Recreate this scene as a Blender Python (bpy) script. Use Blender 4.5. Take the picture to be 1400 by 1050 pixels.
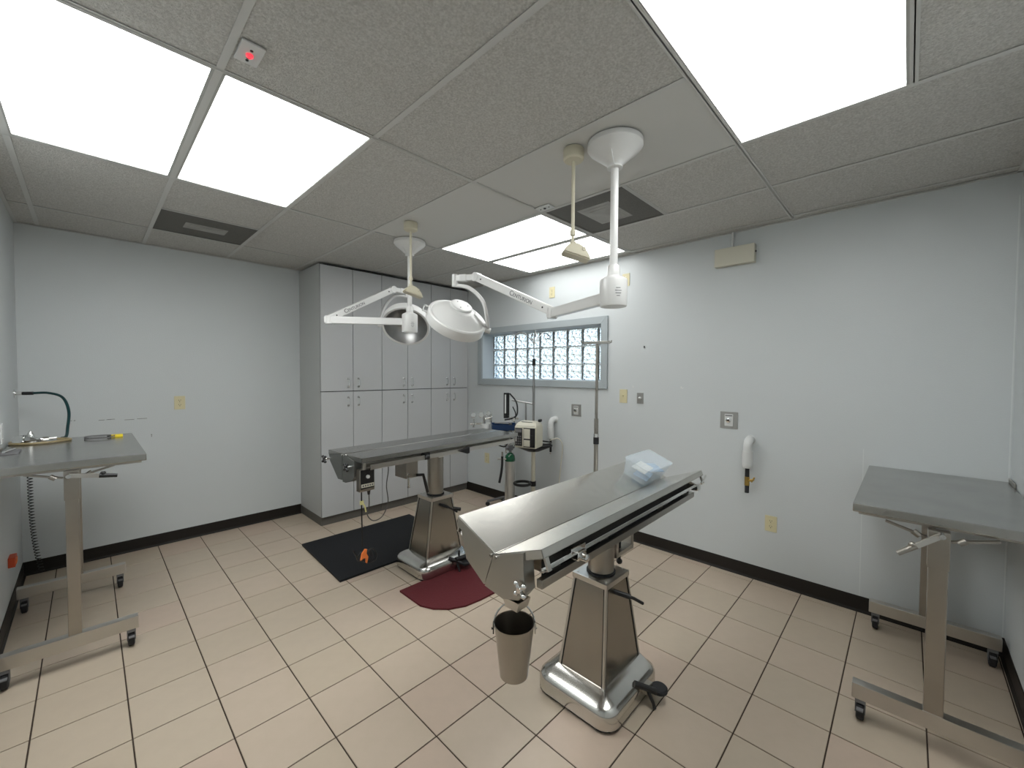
import bpy, bmesh, math, random
from mathutils import Vector, Matrix
random.seed(7)
PI = math.pi
S = bpy.context.scene
COL = S.collection
for o in list(bpy.data.objects): bpy.data.objects.remove(o)

# ---------------------------------------------------------------- camera, world, exposure
def V(*a): return Vector(a)
YAW, PITCH, ROLL, HC = .8024, -.028, .0052, 1.542
fw = V(math.sin(YAW), math.cos(YAW), 0); rt = V(math.cos(YAW), -math.sin(YAW), 0); up = V(0, 0, 1)
f2 = fw*math.cos(PITCH) + up*math.sin(PITCH); u2 = up*math.cos(PITCH) - fw*math.sin(PITCH)
r3 = rt*math.cos(ROLL) + u2*math.sin(ROLL); u3 = u2*math.cos(ROLL) - rt*math.sin(ROLL)
cd = bpy.data.cameras.new('camera'); cam = bpy.data.objects.new('camera', cd); COL.objects.link(cam)
cd.sensor_width = 36; cd.lens = 560.25/1400*36; cd.clip_start = .02
m = Matrix((r3, u3, -f2)).transposed().to_4x4(); m.translation = V(0, 0, HC); cam.matrix_world = m
S.camera = cam

w = bpy.data.worlds.new('sky'); S.world = w; w.use_nodes = True
nt = w.node_tree; nt.nodes.clear()
wo = nt.nodes.new('ShaderNodeOutputWorld'); bg = nt.nodes.new('ShaderNodeBackground')
tc = nt.nodes.new('ShaderNodeTexCoord'); sp = nt.nodes.new('ShaderNodeSeparateXYZ'); cr = nt.nodes.new('ShaderNodeValToRGB')
nt.links.new(tc.outputs['Generated'], sp.inputs[0]); nt.links.new(sp.outputs[2], cr.inputs[0])
ce_ = cr.color_ramp.elements
ce_[0].position = .0; ce_[0].color = (.22, .24, .23, 1)
ce_[1].position = .02; ce_[1].color = (.76, .91, 1.0, 1)
e = ce_.new(.6); e.color = (.55, .75, 1.0, 1)
nt.links.new(cr.outputs[0], bg.inputs[0]); bg.inputs[1].default_value = 3.1
nt.links.new(bg.outputs[0], wo.inputs[0])

S.view_settings.view_transform = 'Standard'; S.view_settings.look = 'None'
S.view_settings.gamma = 1; S.view_settings.use_curve_mapping = False
S.view_settings.exposure = 0.0
PANEL = 9.2      # brightness of the lit ceiling panels
EDGE = 11.0        # brightness of their edge-lit rims

# ---------------------------------------------------------------- room constants
XL, XR, YB, YF, CE = -.3624, 3.4638, 4.7258, -.4118, 2.623

# ---------------------------------------------------------------- materials
def mat(name, col, rough=.5, metal=0., bump=None, var=None, trans=0., ior=1.45, emit=None, alpha=1., coat=0., aniso=0., spec=None):
    """bump=(scale,strength[,stretch xyz]); var=(scale,amount,colour2)"""
    M = bpy.data.materials.new(name); M.use_nodes = True
    n = M.node_tree; b = n.nodes['Principled BSDF']
    b.inputs['Base Color'].default_value = (*col, 1); b.inputs['Roughness'].default_value = rough
    b.inputs['Metallic'].default_value = metal; b.inputs['IOR'].default_value = ior
    b.inputs['Transmission Weight'].default_value = trans; b.inputs['Alpha'].default_value = alpha
    b.inputs['Coat Weight'].default_value = coat; b.inputs['Anisotropic'].default_value = aniso
    if spec is not None: b.inputs['Specular IOR Level'].default_value = spec
    if emit: b.inputs['Emission Color'].default_value = (*emit[0], 1); b.inputs['Emission Strength'].default_value = emit[1]
    def coords(stretch):
        t = n.nodes.new('ShaderNodeTexCoord'); mp = n.nodes.new('ShaderNodeMapping')
        mp.inputs['Scale'].default_value = stretch
        n.links.new(t.outputs['Object'], mp.inputs[0]); return mp.outputs[0]
    if var:
        nz = n.nodes.new('ShaderNodeTexNoise'); nz.inputs['Scale'].default_value = var[0]; nz.inputs['Detail'].default_value = 4
        n.links.new(coords(var[3] if len(var) > 3 else (1, 1, 1)), nz.inputs['Vector'])
        r = n.nodes.new('ShaderNodeValToRGB'); r.color_ramp.elements[0].position = .35; r.color_ramp.elements[1].position = .7
        r.color_ramp.elements[0].color = (*col, 1)
        r.color_ramp.elements[1].color = (*[c*(1-var[1])+d*var[1] for c, d in zip(col, var[2])], 1)
        n.links.new(nz.outputs[0], r.inputs[0]); n.links.new(r.outputs[0], b.inputs['Base Color'])
    if bump:
        nz = n.nodes.new('ShaderNodeTexNoise'); nz.inputs['Scale'].default_value = bump[0]; nz.inputs['Detail'].default_value = 3
        n.links.new(coords(bump[2] if len(bump) > 2 else (1, 1, 1)), nz.inputs['Vector'])
        bp = n.nodes.new('ShaderNodeBump'); bp.inputs['Strength'].default_value = bump[1]; bp.inputs['Distance'].default_value = .01
        n.links.new(nz.outputs[0], bp.inputs['Height']); n.links.new(bp.outputs[0], b.inputs['Normal'])
    return M

WALL = mat('painted_wall', (.598, .628, .634), .42, bump=(160, .10), var=(1.4, .35, (.61, .64, .65)))
CAB = mat('grey_laminate', (.50, .51, .515), .38, var=(3, .2, (.52, .52, .52)))
CABS = mat('grey_laminate_edge', (.46, .47, .46), .4)
DARK = mat('dark_gap', (.02, .02, .02), .8)
TOE = mat('toe_kick_vinyl', (.10, .095, .085), .5)
BASE = mat('black_vinyl_cove', (.018, .015, .013), .4, spec=.3)
GROUT = mat('grout', (.05, .034, .024), .9)
TILE = [mat('floor_tile_%d' % i, c, .36, bump=(55, .03), var=(14, .5, d)) for i, (c, d) in enumerate([
    ((.50, .42, .325), (.46, .385, .30)), ((.51, .42, .33), (.47, .39, .30)), ((.49, .41, .315), (.45, .375, .29)), ((.51, .405, .32), (.46, .37, .295))])]
CTILE = mat('acoustic_tile', (.46, .45, .425), .9, bump=(170, .5), var=(130, .9, (.66, .65, .62)))
CPANEL = mat('smooth_ceiling_panel', (.60, .595, .57), .7)
BAR = mat('ceiling_grid_metal', (.58, .58, .56), .55)
FRAME = mat('light_frame_metal', (.42, .42, .40), .5)
EMI = (.985, 1.0, .99)
DIFF = mat('lit_diffuser', (.8, .8, .8), .6, emit=(EMI, PANEL))
DIFF3 = mat('lit_diffuser_stronger', (.8, .8, .8), .6, emit=(EMI, PANEL*1.08))
DIFF2 = mat('lit_diffuser_weaker', (.8, .8, .8), .6, emit=(EMI, PANEL*.45))
RIM = mat('lit_rim', (.8, .8, .8), .6, emit=(EMI, EDGE))
VENT = mat('vent_perforated', (.13, .125, .115), .7, bump=(420, .8), var=(300, .8, (.24, .23, .21)))
VENT2 = mat('vent_plate', (.40, .395, .375), .6, var=(9, .6, (.25, .24, .22)))
def steel(name, c=(.60, .58, .545), r=.30, st=(1, 40, 1), amt=.04, v=.35):
    return mat(name, c, r, 1., bump=(12, amt, st), var=(7, v, tuple(x*.80 for x in c)))
SS = steel('brushed_steel')
SST = mat('steel_table_leaf', (.64, .625, .585), .27, 1., bump=(5, .018), var=(22, .45, (.55, .54, .50)))
SSM = steel('steel_table_top_worn', (.46, .455, .435), .24, (30, 1, 1), .03, .6)
SSD = steel('dull_steel', (.40, .375, .335), .30, (1, 1, 30), .03)
PED = mat('pedestal_steel', (.38, .355, .315), .24, 1., bump=(4, .02), var=(5, .5, (.30, .28, .245), (1, 1, .4)))
SSG = mat('steel_grey_plate', (.42, .41, .38), .30, 1., bump=(14, .02))
SSH = mat('steel_hopper_dark', (.26, .27, .26), .40, .9)
CHR = mat('chrome', (.78, .78, .77), .10, 1.)
BASEM = mat('polished_base', (.66, .65, .62), .20, 1., bump=(6, .04), var=(14, .4, (.5, .5, .48)))
WP = mat('white_enamel', (.70, .70, .685), .28, coat=.2)
WPL = mat('white_plastic', (.66, .67, .66), .4)
BEI = mat('beige_enamel', (.60, .56, .43), .45)
IV = mat('ivory_plastic', (.66, .60, .38), .4)
CREAM = mat('cream_plastic', (.62, .60, .50), .45)
BLK = mat('black_plastic', (.012, .012, .013), .42)
BLKR = mat('black_rubber', (.02, .02, .022), .7)
MATB = mat('black_mat', (.010, .011, .013), .6, bump=(140, .25), spec=.25)
MATR = mat('burgundy_mat', (.10, .016, .020), .6, bump=(120, .2), spec=.3)
GRN = mat('green_paint', (.006, .085, .035), .25, coat=.4)
ALU = mat('scuffed_aluminium', (.68, .67, .64), .42, .8, bump=(20, .05), var=(9, .6, (.40, .38, .35), (1, 1, .3)))
BLU = mat('blue_tray', (.01, .035, .10), .35)
HOSE = mat('green_hose', (.006, .04, .042), .4)
BRASS = mat('brass', (.55, .38, .12), .3, 1.)
ORG = mat('orange_plastic', (.85, .22, .05), .5)
YEL = mat('yellow_plastic', (.80, .62, .03), .45)
RED = mat('red_led', (.8, .03, .03), .3, emit=((1, .05, .08), 1.2))
ORT = mat('orange_red_tag', (.55, .07, .02), .5)
GPL = mat('gas_plate_steel', (.36, .36, .345), .4, .6)
FRM = mat('window_frame_paint', (.38, .42, .435), .4)
GLS = mat('block_glass', (.96, .985, .99), .03, trans=1., ior=1.5, bump=(26, 1.6))
MORT = mat('block_joint', (.60, .64, .64), .6)
CLR = mat('frosted_plastic', (.78, .86, .92), .2, alpha=.26)
MSK = mat('mask_blue', (.35, .52, .72), .8)
PAPER = mat('mask_white', (.85, .85, .80), .8)
INK = mat('grey_ink', (.12, .12, .13), .5)
WIRE = mat('grey_cord', (.10, .095, .09), .5)
GRYP = mat('grey_plastic', (.16, .16, .165), .5)
SCUFF = mat('scuff_grey', (.20, .21, .20), .8)
PATCH = mat('filler_white', (.72, .73, .72), .8)

# ---------------------------------------------------------------- mesh helpers
class MB:
    def __init__(s): s.b = bmesh.new()
    def _x(s, vs, M):
        if M is not None: bmesh.ops.transform(s.b, matrix=M, verts=vs)
    def box(s, x0, y0, z0, x1, y1, z1, bev=0, M=None, seg=2):
        r = bmesh.ops.create_cube(s.b, size=1)['verts']
        for v in r: v.co = V(x0+(v.co.x+.5)*(x1-x0), y0+(v.co.y+.5)*(y1-y0), z0+(v.co.z+.5)*(z1-z0))
        if bev > 0:
            ed = {e for v in r for e in v.link_edges}
            q = bmesh.ops.bevel(s.b, geom=list(ed), offset=bev, segments=seg, affect='EDGES', profile=.6)
            r = list({v for f in q['faces'] for v in f.verts} | {v for v in r if v.is_valid})
            # gather connected
            st = list(r); seen = set(r)
            while st:
                v = st.pop()
                for e in v.link_edges:
                    o = e.other_vert(v)
                    if o not in seen: seen.add(o); st.append(o)
            r = list(seen)
        s._x(r, M); return s
    def beam(s, p0, p1, w, h, bev=0, upv=(0, 0, 1)):
        p0, p1 = Vector(p0), Vector(p1); d = p1-p0; L = d.length; x = d.normalized()
        y = Vector(upv).cross(x).normalized(); z = x.cross(y)
        M = Matrix((x, y, z)).transposed().to_4x4(); M.translation = p0
        return s.box(0, -w/2, -h/2, L, w/2, h/2, bev, M)
    def cyl(s, p0, p1, r0, r1=None, n=20, cap=True):
        p0, p1 = Vector(p0), Vector(p1); r1 = r0 if r1 is None else r1
        return s.tube([p0, p1], [r0, r1], n, cap)
    def tube(s, pts, r, n=10, cap=True, smooth=False):
        pts = [Vector(p) for p in pts]
        if smooth: pts = catmull(pts, smooth)
        N = len(pts)
        if isinstance(r, (int, float)): r = [r]*N
        elif len(r) != N: r = [r[0]+(r[-1]-r[0])*i/(N-1) for i in range(N)]
        t0 = (pts[1]-pts[0]).normalized()
        a = t0.orthogonal().normalized(); rings = []
        for i, p in enumerate(pts):
            if i == 0: t = pts[1]-pts[0]
            elif i == N-1: t = pts[-1]-pts[-2]
            else: t = (pts[i+1]-pts[i]).normalized()+(pts[i]-pts[i-1]).normalized()
            if t.length < 1e-9: t = pts[i]-pts[i-1]
            t.normalize(); a = (a-t*a.dot(t)).normalized(); bb = t.cross(a)
            rings.append([s.b.verts.new(p+(a*math.cos(2*PI*k/n)+bb*math.sin(2*PI*k/n))*r[i]) for k in range(n)])
        for i in range(N-1):
            for k in range(n):
                s.b.faces.new((rings[i][k], rings[i][(k+1) % n], rings[i+1][(k+1) % n], rings[i+1][k]))
        if cap:
            s.b.faces.new(rings[0][::-1]); s.b.faces.new(rings[-1])
        return s
    def lathe(s, prof, n=32, M=None, cap=True):
        """prof: (r,z) list about local z"""
        rings = []
        for r, z in prof:
            if r < 1e-6: rings.append([s.b.verts.new((0, 0, z))])
            else: rings.append([s.b.verts.new((r*math.cos(2*PI*k/n), r*math.sin(2*PI*k/n), z)) for k in range(n)])
        for a, b in zip(rings, rings[1:]):
            for k in range(n):
                k2 = (k+1) % n
                if len(a) == 1 and len(b) == 1: break
                if len(a) == 1: s.b.faces.new((a[0], b[k2], b[k]))
                elif len(b) == 1: s.b.faces.new((a[k], a[k2], b[0]))
                else: s.b.faces.new((a[k], a[k2], b[k2], b[k]))
        if cap:
            for q in (rings[0], rings[-1]):
                if len(q) > 1: s.b.faces.new(q)
        s._x([v for q in rings for v in q], M); return s
    def prism(s, poly, t, M=None):
        """poly in local xy extruded 0..t along z"""
        a = [s.b.verts.new((x, y, 0)) for x, y in poly]; b = [s.b.verts.new((x, y, t)) for x, y in poly]
        s.b.faces.new(a[::-1]); s.b.faces.new(b)
        for i in range(len(a)): j = (i+1) % len(a); s.b.faces.new((a[i], a[j], b[j], b[i]))
        s._x(a+b, M); return s
    def loft(s, loops, cap=True, M=None):
        R = [[s.b.verts.new(p) for p in L] for L in loops]; n = len(R[0])
        for a, b in zip(R, R[1:]):
            for k in range(n): s.b.faces.new((a[k], a[(k+1) % n], b[(k+1) % n], b[k]))
        if cap: s.b.faces.new(R[0][::-1]); s.b.faces.new(R[-1])
        s._x([v for q in R for v in q], M); return s
    def sphere(s, c, r, sx=1, sy=1, sz=1, n=14):
        q = bmesh.ops.create_uvsphere(s.b, u_segments=n, v_segments=max(6, n*2//3), radius=r)['verts']
        for v in q: v.co = V(v.co.x*sx, v.co.y*sy, v.co.z*sz)+Vector(c)
        return s
    def build(s, name, m, parent=None, M=None, sharp=35):
        bmesh.ops.recalc_face_normals(s.b, faces=s.b.faces)
        me = bpy.data.meshes.new(name)
        if M is not None: bmesh.ops.transform(s.b, matrix=M, verts=s.b.verts)
        s.b.to_mesh(me); s.b.free()
        me.materials.append(m)
        me.polygons.foreach_set('use_smooth', [True]*len(me.polygons)); me.set_sharp_from_angle(angle=math.radians(sharp))
        flat = {k for p, f in zip(me.polygons, smooth_flags(me)) if not f for k in p.edge_keys}
        if flat:
            for e in me.edges:
                if e.key in flat: e.use_edge_sharp = True
        o = bpy.data.objects.new(name, me); COL.objects.link(o)
        if parent is not None: o.parent = parent
        return o
def smooth_flags(me):
    # big plane faces ringed only by much smaller (bevel) faces stay flat
    ek = {}
    for p in me.polygons:
        for k in p.edge_keys: ek.setdefault(k, []).append(p.index)
    ar = [p.area for p in me.polygons]; out = []
    for p in me.polygons:
        nb = [j for k in p.edge_keys for j in ek[k] if j != p.index and me.polygons[j].normal.dot(p.normal) > .80]
        out.append(not (nb and all(ar[j] < ar[p.index]*.3 for j in nb)))
    return out
def catmull(P, k=8):
    out = []; Q = [P[0]*2-P[1]]+P+[P[-1]*2-P[-2]]
    for i in range(1, len(Q)-2):
        a, b, c, d = Q[i-1:i+3]
        for j in range(k):
            t = j/k; out.append(.5*((2*b)+(c-a)*t+(2*a-5*b+4*c-d)*t*t+(3*b-a-3*c+d)*t**3))
    out.append(P[-1]); return out
def rrect(w, d, r, z, n=5, cx=0, cy=0):
    L = []
    for i, (sx, sy) in enumerate(((1, 1), (-1, 1), (-1, -1), (1, -1))):
        for k in range(n+1):
            a = PI/2*(i+k/n); L.append((cx+sx*(w/2-r)+r*math.cos(a), cy+sy*(d/2-r)+r*math.sin(a), z))
    return L
def frame_M(o, x, z):
    """matrix with local x along x, local z along z (orthogonalised)"""
    z = Vector(z).normalized(); x = Vector(x); x = (x-z*x.dot(z)).normalized(); y = z.cross(x)
    M = Matrix((x, y, z)).transposed().to_4x4(); M.translation = Vector(o); return M
def T(x, y, z, rz=0): return Matrix.Translation((x, y, z)) @ Matrix.Rotation(rz, 4, 'Z')
def tag(o, label, cat, group=None, kind=None):
    o['label'] = label; o['category'] = cat
    if group: o['group'] = group
    if kind: o['kind'] = kind
    return o
def thing(name, label, cat, loc=(0, 0, 0), rz=0, group=None):
    o = bpy.data.objects.new(name, None); COL.objects.link(o); o.location = loc; o.rotation_euler = (0, 0, rz)
    o.empty_display_size = .05
    return tag(o, label, cat, group)
def struct(o): o['kind'] = 'structure'; return o
def text(body, size, M, name, m, parent, depth=.0006, shear=0):
    c = bpy.data.curves.new(name, 'FONT'); c.body = body; c.size = size; c.extrude = depth; c.align_x = 'LEFT'; c.align_y = 'CENTER'; c.shear = shear
    o = bpy.data.objects.new(name, c); COL.objects.link(o); bpy.context.view_layer.update()
    me = bpy.data.meshes.new_from_object(o); bpy.data.objects.remove(o); bpy.data.curves.remove(c)
    me.materials.clear(); me.materials.append(m); me.transform(M)
    o = bpy.data.objects.new(name, me); COL.objects.link(o); o.parent = parent; return o

# ================================================================= SETTING
# floor slab + tiles
fl = struct(MB().box(XL-.12, YF-.12, -.1, XR+.12, YB+.12, -.003).build('floor', GROUT))
TS, A0, B0, GR = .2989, -.1941, 2.5974, .0055
xs = [XL]+[A0+TS*i for i in range(0, 13)]+[XR]
ys = [YF]+[B0+TS*j for j in range(-10, 8)]+[YB]
cache = {}
for i in range(len(xs)-1):
    for j in range(len(ys)-1):
        x0, x1, y0, y1 = xs[i], xs[i+1], ys[j], ys[j+1]
        if x1-x0 < .012 or y1-y0 < .012: continue
        wx, wy = round(x1-x0, 3), round(y1-y0, 3); k = (wx, wy, random.choice((0, 0, 1, 1, 2, 3)))
        if k not in cache:
            q = MB(); a, b = wx/2-GR/2, wy/2-GR/2
            q.loft([[(-a, -b, -.01), (a, -b, -.01), (a, b, -.01), (-a, b, -.01)], [(-a, -b, -.0012), (a, -b, -.0012), (a, b, -.0012), (-a, b, -.0012)],
                    [(-a+.0012, -b+.0012, 0), (a-.0012, -b+.0012, 0), (a-.0012, b-.0012, 0), (-a+.0012, b-.0012, 0)]])
            o = q.build('floor_tile', TILE[k[2]], fl); cache[k] = o.data
        else:
            o = bpy.data.objects.new('floor_tile', cache[k]); COL.objects.link(o); o.parent = fl
        o.location = ((x0+x1)/2, (y0+y1)/2, 0)
# walls
WO = dict(y0=2.142, y1=3.868, z0=1.462, z1=2.018)      # window opening
H = CE+.12
struct(MB().box(XL-.12, YB, -.1, XR+.12, YB+.12, H).build('wall_back', WALL))
struct(MB().box(XL-.12, YF, -.1, XL, YB, H).build('wall_left', WALL))
struct(MB().box(XL-.12, YF-.12, -.1, XR+.12, YF, H).build('wall_front', WALL))
q = MB()
q.box(XR, YF, -.1, XR+.34, WO['y0'], H); q.box(XR, WO['y1'], -.1, XR+.34, YB, H)
q.box(XR, WO['y0'], -.1, XR+.34, WO['y1'], WO['z0']); q.box(XR, WO['y0'], WO['z1'], XR+.34, WO['y1'], H)
wr = struct(q.build('wall_right', WALL))
# baseboards (vinyl cove)
def cove(name, p0, p1, nrm):
    p0, p1, nrm = Vector(p0), Vector(p1), Vector(nrm); d = (p1-p0)
    M = Matrix((nrm, V(0, 0, 1), d.normalized())).transposed().to_4x4(); M.translation = p0
    if M.determinant() < 0: M = Matrix((nrm, V(0, 0, 1), -d.normalized())).transposed().to_4x4(); M.translation = p1
    return struct(MB().prism([(0, 0), (.016, 0), (.016, .002), (.009, .006), (.005, .016), (.004, .098), (.002, .102), (0, .102)], d.length, M).build(name, BASE))
cove('baseboard_back', (XL, YB, 0), (1.59, YB, 0), (0, -1, 0))
cove('baseboard_left', (XL, YF, 0), (XL, YB, 0), (1, 0, 0))
cove('baseboard_right', (XR, YF, 0), (XR, 4.17, 0), (-1, 0, 0))
cove('baseboard_front', (XL, YF, 0), (XR, YF, 0), (0, 1, 0))
# ceiling
ce = struct(MB().box(XL-.12, YF-.12, CE+.05, XR+.12, YB+.12, CE+.15).build('ceiling', CPANEL))
MX = [XL, -.245, .3465, .94, 1.543, 2.1575, 2.7635, 3.372, XR]
L1, L2, L3, L4, L5 = 4.172, 2.998, 1.803, .603, .010
def bar(x0, y0, x1, y1):
    wd = .012
    b = MB()
    if abs(x1-x0) > abs(y1-y0): b.box(x0, y0-wd, CE, x1, y0+wd, CE+.002); b.box(x0, y0-.002, CE, x1, y0+.002, CE+.035)
    else: b.box(x0-wd, y0, CE-.0004, x0+wd, y1, CE+.0015); b.box(x0-.002, y0, CE, x0+.002, y1, CE+.035)
    b.build('grid_bar', BAR, ce)
def ctile(x0, y0, x1, y1, m=None):
    g = .004; MB().box(x0+g, y0+g, CE+.004, x1-g, y1-g, CE+.018).build('ceiling_tile', m or CTILE, ce)
for y in (L1, L2, L3, L4): bar(XL, y, XR, y)
bar(XL, L5, 2.1575, L5)
for i in range(1, 8):
    x = MX[i]
    for y0, y1 in ((L1, YB), (L2, L1), (L3, L2), (L4, L3)): bar(x, y0+.012, x, y1-.012)
    if i >= 5: bar(x, YF, x, L4-.012)
bar(.955, L5+.012, .955, L4-.012); bar(.3465, L5+.012, .3465, L4-.012)
for x in (.3465, .94, 1.543): bar(x, YF, x, L5-.012)
bar(.36, 3.605, .93, 3.605); bar(2.17, 1.21, 2.75, 1.21)
# wall angles
q = MB(); q.box(XL, YB-.02, CE-.003, XR, YB, CE); q.box(XR-.02, YF, CE-.003, XR, YB, CE); q.box(XL, YF, CE-.003, XL+.02, YB, CE); q.box(XL, YF, CE-.003, XR, YF+.02, CE)
q.build('wall_angle', BAR, ce)
for i in range(8):
    x0, x1 = MX[i], MX[i+1]
    ctile(x0, L1, x1, YB)
    if i == 2: ctile(x0, L2, x1, 3.605)
    else: ctile(x0, L2, x1, L1)
    if i in (0, 3, 7): ctile(x0, L3, x1, L2)
    elif i == 4: ctile(x0, L3, x1, L2, CPANEL)
    if i == 5: ctile(x0, L4, x1, 1.21)
    elif i == 4: ctile(x0, L4, x1, L3, CPANEL)
    else: ctile(x0, L4, x1, L3)
    if i >= 5: ctile(x0, YF, x1, L4)
ctile(XL, L5, .3465, L4); ctile(.3465, L5, .955, L4)
for x0, x1 in ((XL, .3465), (.3465, .94), (.94, 1.543), (1.543, 2.1575)): ctile(x0, YF, x1, L5)

# window with glass blocks
wn = struct(MB().box(XR-.0, WO['y0'], WO['z0']-.0, XR+.2, WO['y0']+.004, WO['z1']).build('window_1', FRM))
q = MB(); fwd = .072; Y0, Y1, Z0, Z1 = WO['y0'], WO['y1'], WO['z0'], WO['z1']
for a in ([(Y0-fwd, Z0-fwd), (Y1+fwd, Z0-fwd), (Y1, Z0), (Y0, Z0)], [(Y0-fwd, Z1+fwd), (Y0, Z1), (Y1, Z1), (Y1+fwd, Z1+fwd)],
          [(Y0-fwd, Z0-fwd), (Y0, Z0), (Y0, Z1), (Y0-fwd, Z1+fwd)], [(Y1+fwd, Z0-fwd), (Y1+fwd, Z1+fwd), (Y1, Z1), (Y1, Z0)]):
    p = MB(); p.prism(a, .020, Matrix(((0, 0, -1, XR), (1, 0, 0, 0), (0, 1, 0, 0), (0, 0, 0, 1))))
    bmesh.ops.bevel(p.b, geom=list(p.b.edges), offset=.002, segments=1, affect='EDGES')
    p.build('frame_board', FRM, wn)
q = MB(); q.box(XR+.001, Y0, Z0-.002, XR+.3, Y1, Z0+.004); q.box(XR+.001, Y0, Z1-.004, XR+.3, Y1, Z1+.002); q.box(XR+.001, Y1-.004, Z0, XR+.3, Y1+.002, Z1)
q.build('reveal', mat('reveal_window_lit', (.60, .66, .70), .5), wn)  # colour lighter and bluer than the wall, standing in for window light
bx0, bx1 = XR+.18, XR+.26
PY, PZ = .1955, .1855
zrow = [Z0+.004, 1.636, 1.828, Z1-.004]
ycol = [3.862-PY*i for i in range(9)]+[Y0+.004]
q = MB(); jw = .0045
for z in zrow[1:3]: q.box(bx0+.004, Y0, z-jw, bx1-.004, Y1, z+jw)
for y in ycol[:9]: q.box(bx0+.004, y-jw, Z0, bx1-.004, y+jw, Z1)
q.build('block_joint', MORT, wn)
bc = {}
for i in range(9):
    for j in range(3):
        y1, y0 = ycol[i]-jw, (ycol[i+1]+jw if i < 8 else ycol[9]); z0, z1 = zrow[j]+jw, zrow[j+1]-jw
        k = (i == 8, j)
        if k not in bc:
            b = MB(); wy, wz = (y1-y0)/2, (z1-z0)/2
            b.box(-.04, -wy, -wz, .04, wy, wz, .006)
            # dished hollow look: inner cavity
            b.box(-.028, -wy+.012, -wz+.012, .028, wy-.012, wz-.012)
            o = b.build('glass_block', GLS, wn); bc[k] = o.data
        else:
            o = bpy.data.objects.new('glass_block', bc[k]); COL.objects.link(o); o.parent = wn
        o.location = ((bx0+bx1)/2, (y0+y1)/2, (z0+z1)/2)

# scuffs and filler marks on the walls: children of the wall they mark
def scuff(parent, p, dy, dz, ax, m):
    b = MB()
    for k in range(5):
        a = (random.uniform(-1, 1)*dy, random.uniform(-1, 1)*dz); r = random.uniform(.15, .45)
        lx, lz = max(dy*r, .003), max(dz*r, .002)
        if ax == 'x': b.box(p[0]-.0006, p[1]+a[0]-lx, p[2]+a[1]-lz, p[0]+.0006, p[1]+a[0]+lx, p[2]+a[1]+lz)
        else: b.box(p[0]+a[0]-lx*.5, p[1]-.0006, p[2]+a[1]-lz, p[0]+a[0]+lx, p[1]+.0006, p[2]+a[1]+lz)
    o = b.build('scuff_mark', m, parent); return o
for y_, z0_, z1_ in ((.196, .10, 1.06), (-.10, .10, .90), (-.405, .10, 2.5)):
    MB().box(XR-.0006, y_-.0022, z0_, XR+.0005, y_+.0022, z1_).build('paint_seam', mat('paint_seam', (.68, .71, .71), .5), wr)
wb = bpy.data.objects['wall_back']
scuff(wb, (.08, YB, 1.137), .05, .002, 'y', SCUFF); scuff(wb, (.27, YB, 1.128), .06, .002, 'y', SCUFF); scuff(wb, (.372, YB, .975), .006, .012, 'y', SCUFF)
scuff(wb, (-.09, YB, 1.145), .012, .002, 'y', SCUFF)
scuff(wr, (XR, 1.36, 1.425), .012, .012, 'x', PATCH); scuff(wr, (XR, 1.804, 1.42), .008, .010, 'x', PATCH)
scuff(wr, (XR, 1.70, 1.80), .03, .05, 'x', WALL)

# ================================================================= CEILING LIGHTS, VENTS
def clight(x0, y0, x1, y1, X0, Y0_, X1, Y1_, label, dm=None):
    t = thing('ceiling_light', label, 'ceiling light', ((x0+x1)/2, (y0+y1)/2, CE), group='recessed ceiling light panels')
    cx, cy = (x0+x1)/2, (y0+y1)/2
    b = MB()
    for a in ((X0, Y0_, X1, y0), (X0, y1, X1, Y1_), (X0, y0, x0, y1), (x1, y0, X1, y1)):
        b.box(a[0]-cx, a[1]-cy, .001, a[2]-cx, a[3]-cy, .022)
    b.build('light_frame', FRAME, t)
    r = .010; b = MB()
    for a in ((x0, y0, x1, y0+r), (x0, y1-r, x1, y1), (x0, y0+r, x0+r, y1-r), (x1-r, y0+r, x1, y1-r)):
        b.box(a[0]-cx, a[1]-cy, .006, a[2]-cx, a[3]-cy, .020)
    b.build('glowing_edge', RIM, t)
    MB().box(x0+r-cx, y0+r-cy, .006, x1-r-cx, y1-r-cy, .020).build('diffuser', dm or DIFF, t)
clight(-.226, 1.822, .324, 2.980, -.233, 1.815, .3345, 2.986, 'lit rectangular ceiling panel at the upper left, nearest the left wall')
clight(.369, 1.822, .925, 2.980, .3585, 1.815, .928, 2.986, 'lit ceiling panel beside the dark vent, second from the left wall')
clight(2.178, 1.838, 2.732, 2.972, 2.17, 1.815, 2.7515, 2.986, 'inner lit ceiling panel of the pair near the window, touching the smooth white ceiling panel', DIFF2)
clight(2.792, 1.838, 3.342, 2.972, 2.7755, 1.815, 3.36, 2.986, 'outer lit ceiling panel of the pair, running along the window wall', DIFF2)
clight(.975, .031, 2.146, .586, .967, .022, 2.1455, .591, 'large lit ceiling panel at the upper right, nearest the camera', DIFF3)
def cvent(x0, y0, x1, y1, sq, label):
    cx, cy = (x0+x1)/2, (y0+y1)/2
    t = thing('ceiling_vent', label, 'air vent', (cx, cy, CE))
    b = MB(); wx, wy = (x1-x0)/2, (y1-y0)/2
    b.box(-wx, -wy, .001, wx, -wy+.014, .02); b.box(-wx, wy-.014, .001, wx, wy, .02); b.box(-wx, -wy, .001, -wx+.014, wy, .02); b.box(wx-.014, -wy, .001, wx, wy, .02)
    b.build('vent_frame', VENT, t)
    MB().box(-wx+.014, -wy+.014, .004, wx-.014, wy-.014, .018).build('perforated_panel', VENT, t)
    b = MB()
    for i in range(3):
        a = .16-.035*i if sq else .13-.03*i; c = .075-.02*i if not sq else .12-.03*i
        b.box(-a, -c, .003-.002*i, a, c, .010)
    b.build('centre_plate', VENT2, t)
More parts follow.
